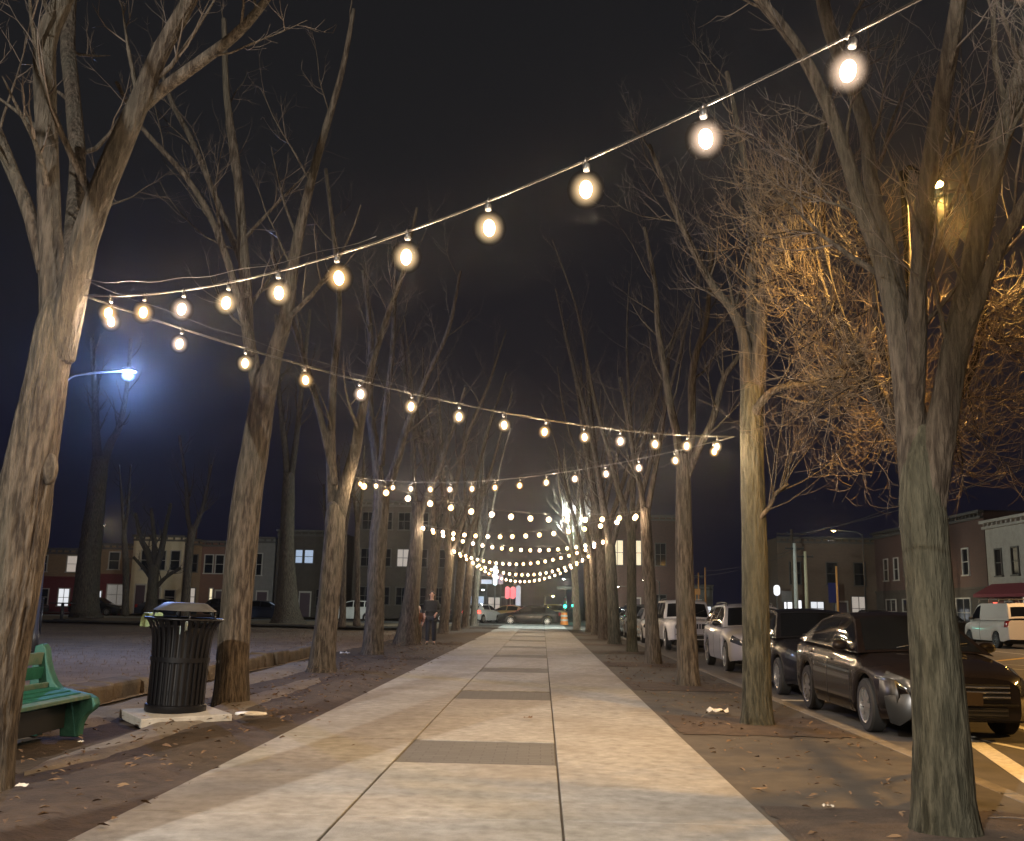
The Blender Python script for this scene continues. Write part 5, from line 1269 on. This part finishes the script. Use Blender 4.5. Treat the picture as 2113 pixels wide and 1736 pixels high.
# green signals
def signal(label, p, rz=0.):
    root = thing('traffic_signal', label, 'traffic signal', (p[0], p[1], 0), rz)
    b = MB(); b.tube([(0, .2, -.2), (0, .2, p[2] + .9)], .06, 8); b.build('post', M_dark_steel, root)
    b = MB(); b.box((0, .05, p[2] + .3), (.34, .22, 1.0)); hs = b.build('housing', M_trim, root, smooth=False, bevel=.03)
    for k, m in enumerate((mat('signal_green', (.02, .3, .25), emit=(.02, 1., .72), estr=22.), mat('signal_off_amber', (.15, .09, .01), rough=.3), mat('signal_off_red', (.12, .01, .01), rough=.3))):
        b = MB(); b.lathe([(0, -.03), (.08, -.02), (.115, 0.)], 14, o=(0, -.065, p[2] + .31 * k), axis='Y'); b.build('lens', m, hs)
        b = MB(); b.lathe([(.135, -.2), (.135, 0)], 14, o=(0, -.06, p[2] + .31 * k), axis='Y', a0=0, a1=PI); b.build('visor', M_trim, hs)
    point_light('signal_light', (0, -.4, p[2]), 26, (.05, 1., .75), .1, root)
    return root
signal('left one of the two green traffic signals at the far corner', (2.05, 90, 1.32))
signal('right one of the two green traffic signals at the far corner', (2.78, 90, 1.42))
# utility poles and wires
def upole(label, x, y, h, r, m, arm=1.6):
    root = thing('utility_pole', label, 'utility pole', (x, y, 0), group='utility poles across the road')
    b = MB(); b.tube([(0, 0, -.3), (0, 0, h)], [r, r * .7], 14); b.build('pole', m, root)
    if arm:
        b = MB(); b.box((0, 0, h - .4), (arm, .10, .12)); c = b.build('cross_arm', M_dark_steel, root, smooth=False)
        b = MB()
        for k in (-.45, -.15, .15, .45): b.lathe([(.03, 0), (.045, .05), (.03, .12), (0, .13)], 8, o=(arm * k, 0, h - .34))
        b.build('insulators', M_grey_steel, c)
    return root
M_polew = mat('pale_pole', (.52, .54, .50), color2=(.62, .63, .58), scale=4, rough=.7); M_poley = mat('straw_pole', (.55, .50, .34), color2=(.62, .56, .38), scale=4, rough=.7); M_poleo = mat('orange_lit_pole', (.62, .28, .08), color2=(.7, .34, .1), scale=4, rough=.7)  # slim poles: orange lamplight put into their colour
M_woodp = mat('wooden_pole', (.10, .075, .05), color2=(.15, .115, .08), scale=6, stretch=(1, 1, .1), rough=.9)
upole('whitish utility pole in front of the plain brown block, left of a pair', 18.85, 75, 6.3, .17, M_polew, 1.4)
upole('straw coloured utility pole right of the whitish one', 19.62, 75, 5.7, .15, M_poley, 1.2)
upole('thin brown pole beside the dark shops right of the straw pole', 21.6, 74, 4.6, .10, M_poleo, 0)
upole('tall dark wooden pole behind the pale pair', 21.4, 86, 8.2, .16, M_woodp, 2.6)
upole('left one of two slim orange-lit poles above the silver car', 14.75, 95, 4.7, .09, M_poleo, 1.0)
upole('right one of two slim orange-lit poles above the silver car', 15.45, 95.4, 5.2, .10, M_poleo, 0)
for k, (a, c) in enumerate((((18.8, 75, 5.9), (15.4, 95.4, 4.9)), ((19.4, 75, 5.9), (14.8, 95, 4.4)), ((21.4, 86, 7.8), (18.85, 75, 5.95)), ((21.6, 86, 7.8), (22.9, 60, 8.4)), ((21.2, 86, 7.7), (22.7, 45, 8.2)))):
    b = MB(); A_, B_ = Vector(a), Vector(c); b.tube([A_.lerp(B_, i / 20) - Vector((0, 0, 1.6 * (i / 20) * (1 - i / 20))) - A_ for i in range(21)], .022, 5)
    o = b.build('overhead_wire', M_cable, loc=a)
    tag(o, ('overhead wire from the whitish pole to the slim orange-lit pole', 'overhead wire from the whitish pole to the other orange-lit pole', 'short overhead wire between the wooden pole and the whitish pole', 'long overhead wire running from the wooden pole towards the dark brick shop', 'long overhead wire running from the wooden pole past the van')[k], 'wire', 'overhead wires')
M_or = mat('orange_board', (.75, .34, .10), rough=.6)
post_sign('road_sign', 'orange board on the slim orange-lit poles', (14.4, 94.6, 2.9), .9, .55, .06, M_or, post=M_poleo)
post_sign('road_sign', 'tall orange board below the other orange board', (14.35, 94.2, 1.6), .5, 1.1, .06, M_or, post=M_poleo)
post_sign('road_sign', 'white bulb-shaped lit sign on a thin post beyond the black hatchback', (20.0, 86, 3.0), .52, .9, .14, M_lit_shop, round_=True, post=M_grey_steel)
post_sign('road_sign', 'grey blank sign right of the white lit sign', (20.9, 86.2, 2.5), .95, .95, .06, M_greyw)
post_sign('road_sign', 'dark blue banner on the plain brown block', (25.15, 87.2, 2.9), .9, 1.7, .08, mat('blue_banner', (.02, .025, .16), rough=.7))
post_sign('road_sign', 'small red and white sign post beside the dark brick shop', (24.9, 66.5, 2.4), .5, .95, .05, mat('red_sign', (.5, .16, .12), rough=.6))
post_sign('road_sign', 'street name sign above the green signals', (2.2, 93, 3.0), 1.7, .3, .05, M_grey_steel)
# orange barrel by the crossing cars
bar = thing('traffic_barrel', 'orange traffic barrel at the corner beside the gold crossover', 'traffic barrel', (1.62, 73.6, -.12))
b = MB(); b.lathe([(.0, 0), (.30, 0), (.29, .3), (.27, .32), (.26, .6), (.24, .62), (.22, 1.0), (.0, 1.03)], 20); b.build('barrel_body', mat('barrel_orange', (.75, .24, .04), rough=.5), bar, angle=30)
b = MB(); b.lathe([(.283, .40), (.276, .52)], 20); b.lathe([(.262, .70), (.25, .82)], 20); b.build('band', M_white_paint, bar)
# pedestal table silhouette in the park
tb = thing('park_table', 'dark pedestal table standing on the lawn left of the knobbly trunk', 'park table', at(128, 1262, 58).to_tuple()[:2] + (.0,))
b = MB(); b.box((0, 0, .98), (1.25, .7, .07)); b.build('table_top', M_dark_steel, tb, smooth=False, bevel=.01)
b = MB(); b.tube([(0, 0, -.1), (0, 0, .95)], .09, 10); b.build('pedestal', M_dark_steel, tb)
b = MB(); b.box((0, 0, .04), (.7, .5, .08)); b.build('foot', M_dark_steel, tb, smooth=False)
pk = thing('park_post', 'thin black post on the lawn in front of the knobbly trunk', 'post', (-18.2, 36, 0))
b = MB(); b.tube([(0, 0, -.1), (0, 0, 1.25)], .04, 8); b.build('pole', M_dark_steel, pk); b = MB(); b.lathe([(0, 1.33), (.05, 1.30), (.05, 1.24), (0, 1.24)], 8); b.build('cap', M_dark_steel, pk)

# ------------------------------------------------------------------ night air, sky, render
b = MB(); b.box((0, 120, 22), (900, 700, 47)); hz = b.build('haze', [], smooth=False)
hz.data.materials.clear()
hm = bpy.data.materials.new('night_haze'); hm.use_nodes = True; nt = hm.node_tree
nt.nodes.remove(nt.nodes['Principled BSDF']); pv_ = nt.nodes.new('ShaderNodeVolumePrincipled')
pv_.inputs['Color'].default_value = (.92, .93, .96, 1); pv_.inputs['Density'].default_value = .0006; pv_.inputs['Anisotropy'].default_value = .95
nt.links.new(pv_.outputs[0], nt.nodes['Material Output'].inputs['Volume']); hz.data.materials.append(hm)
tag(hz, 'thin night air glowing round the lamps', None, None, 'stuff')

w = bpy.data.worlds.new('World'); sc.world = w; w.use_nodes = True; nt = w.node_tree; bg_ = nt.nodes['Background']
tc = nt.nodes.new('ShaderNodeTexCoord'); sp_ = nt.nodes.new('ShaderNodeSeparateXYZ'); cr_ = nt.nodes.new('ShaderNodeValToRGB')
nt.links.new(tc.outputs['Generated'], sp_.inputs[0]); nt.links.new(sp_.outputs[2], cr_.inputs[0]); nt.links.new(cr_.outputs[0], bg_.inputs[0])
cr_.color_ramp.elements[0].position = .02; cr_.color_ramp.elements[0].color = (.0042, .0041, .0115, 1)     # night sky: deep blue low down,
cr_.color_ramp.elements[1].position = .42; cr_.color_ramp.elements[1].color = (.0112, .0110, .0122, 1)     # flare veil painted in as grey higher up
bg_.inputs[1].default_value = 1.
sc.view_settings.view_transform = 'Standard'; sc.view_settings.look = 'None'; sc.view_settings.exposure = 0; sc.view_settings.gamma = 1
cy = sc.cycles
cy.use_denoising = True; cy.max_bounces = 4; cy.diffuse_bounces = 2; cy.glossy_bounces = 3; cy.transmission_bounces = 2; cy.volume_bounces = 0
cy.caustics_reflective = False; cy.caustics_refractive = False; cy.sample_clamp_indirect = 4; cy.use_light_tree = True
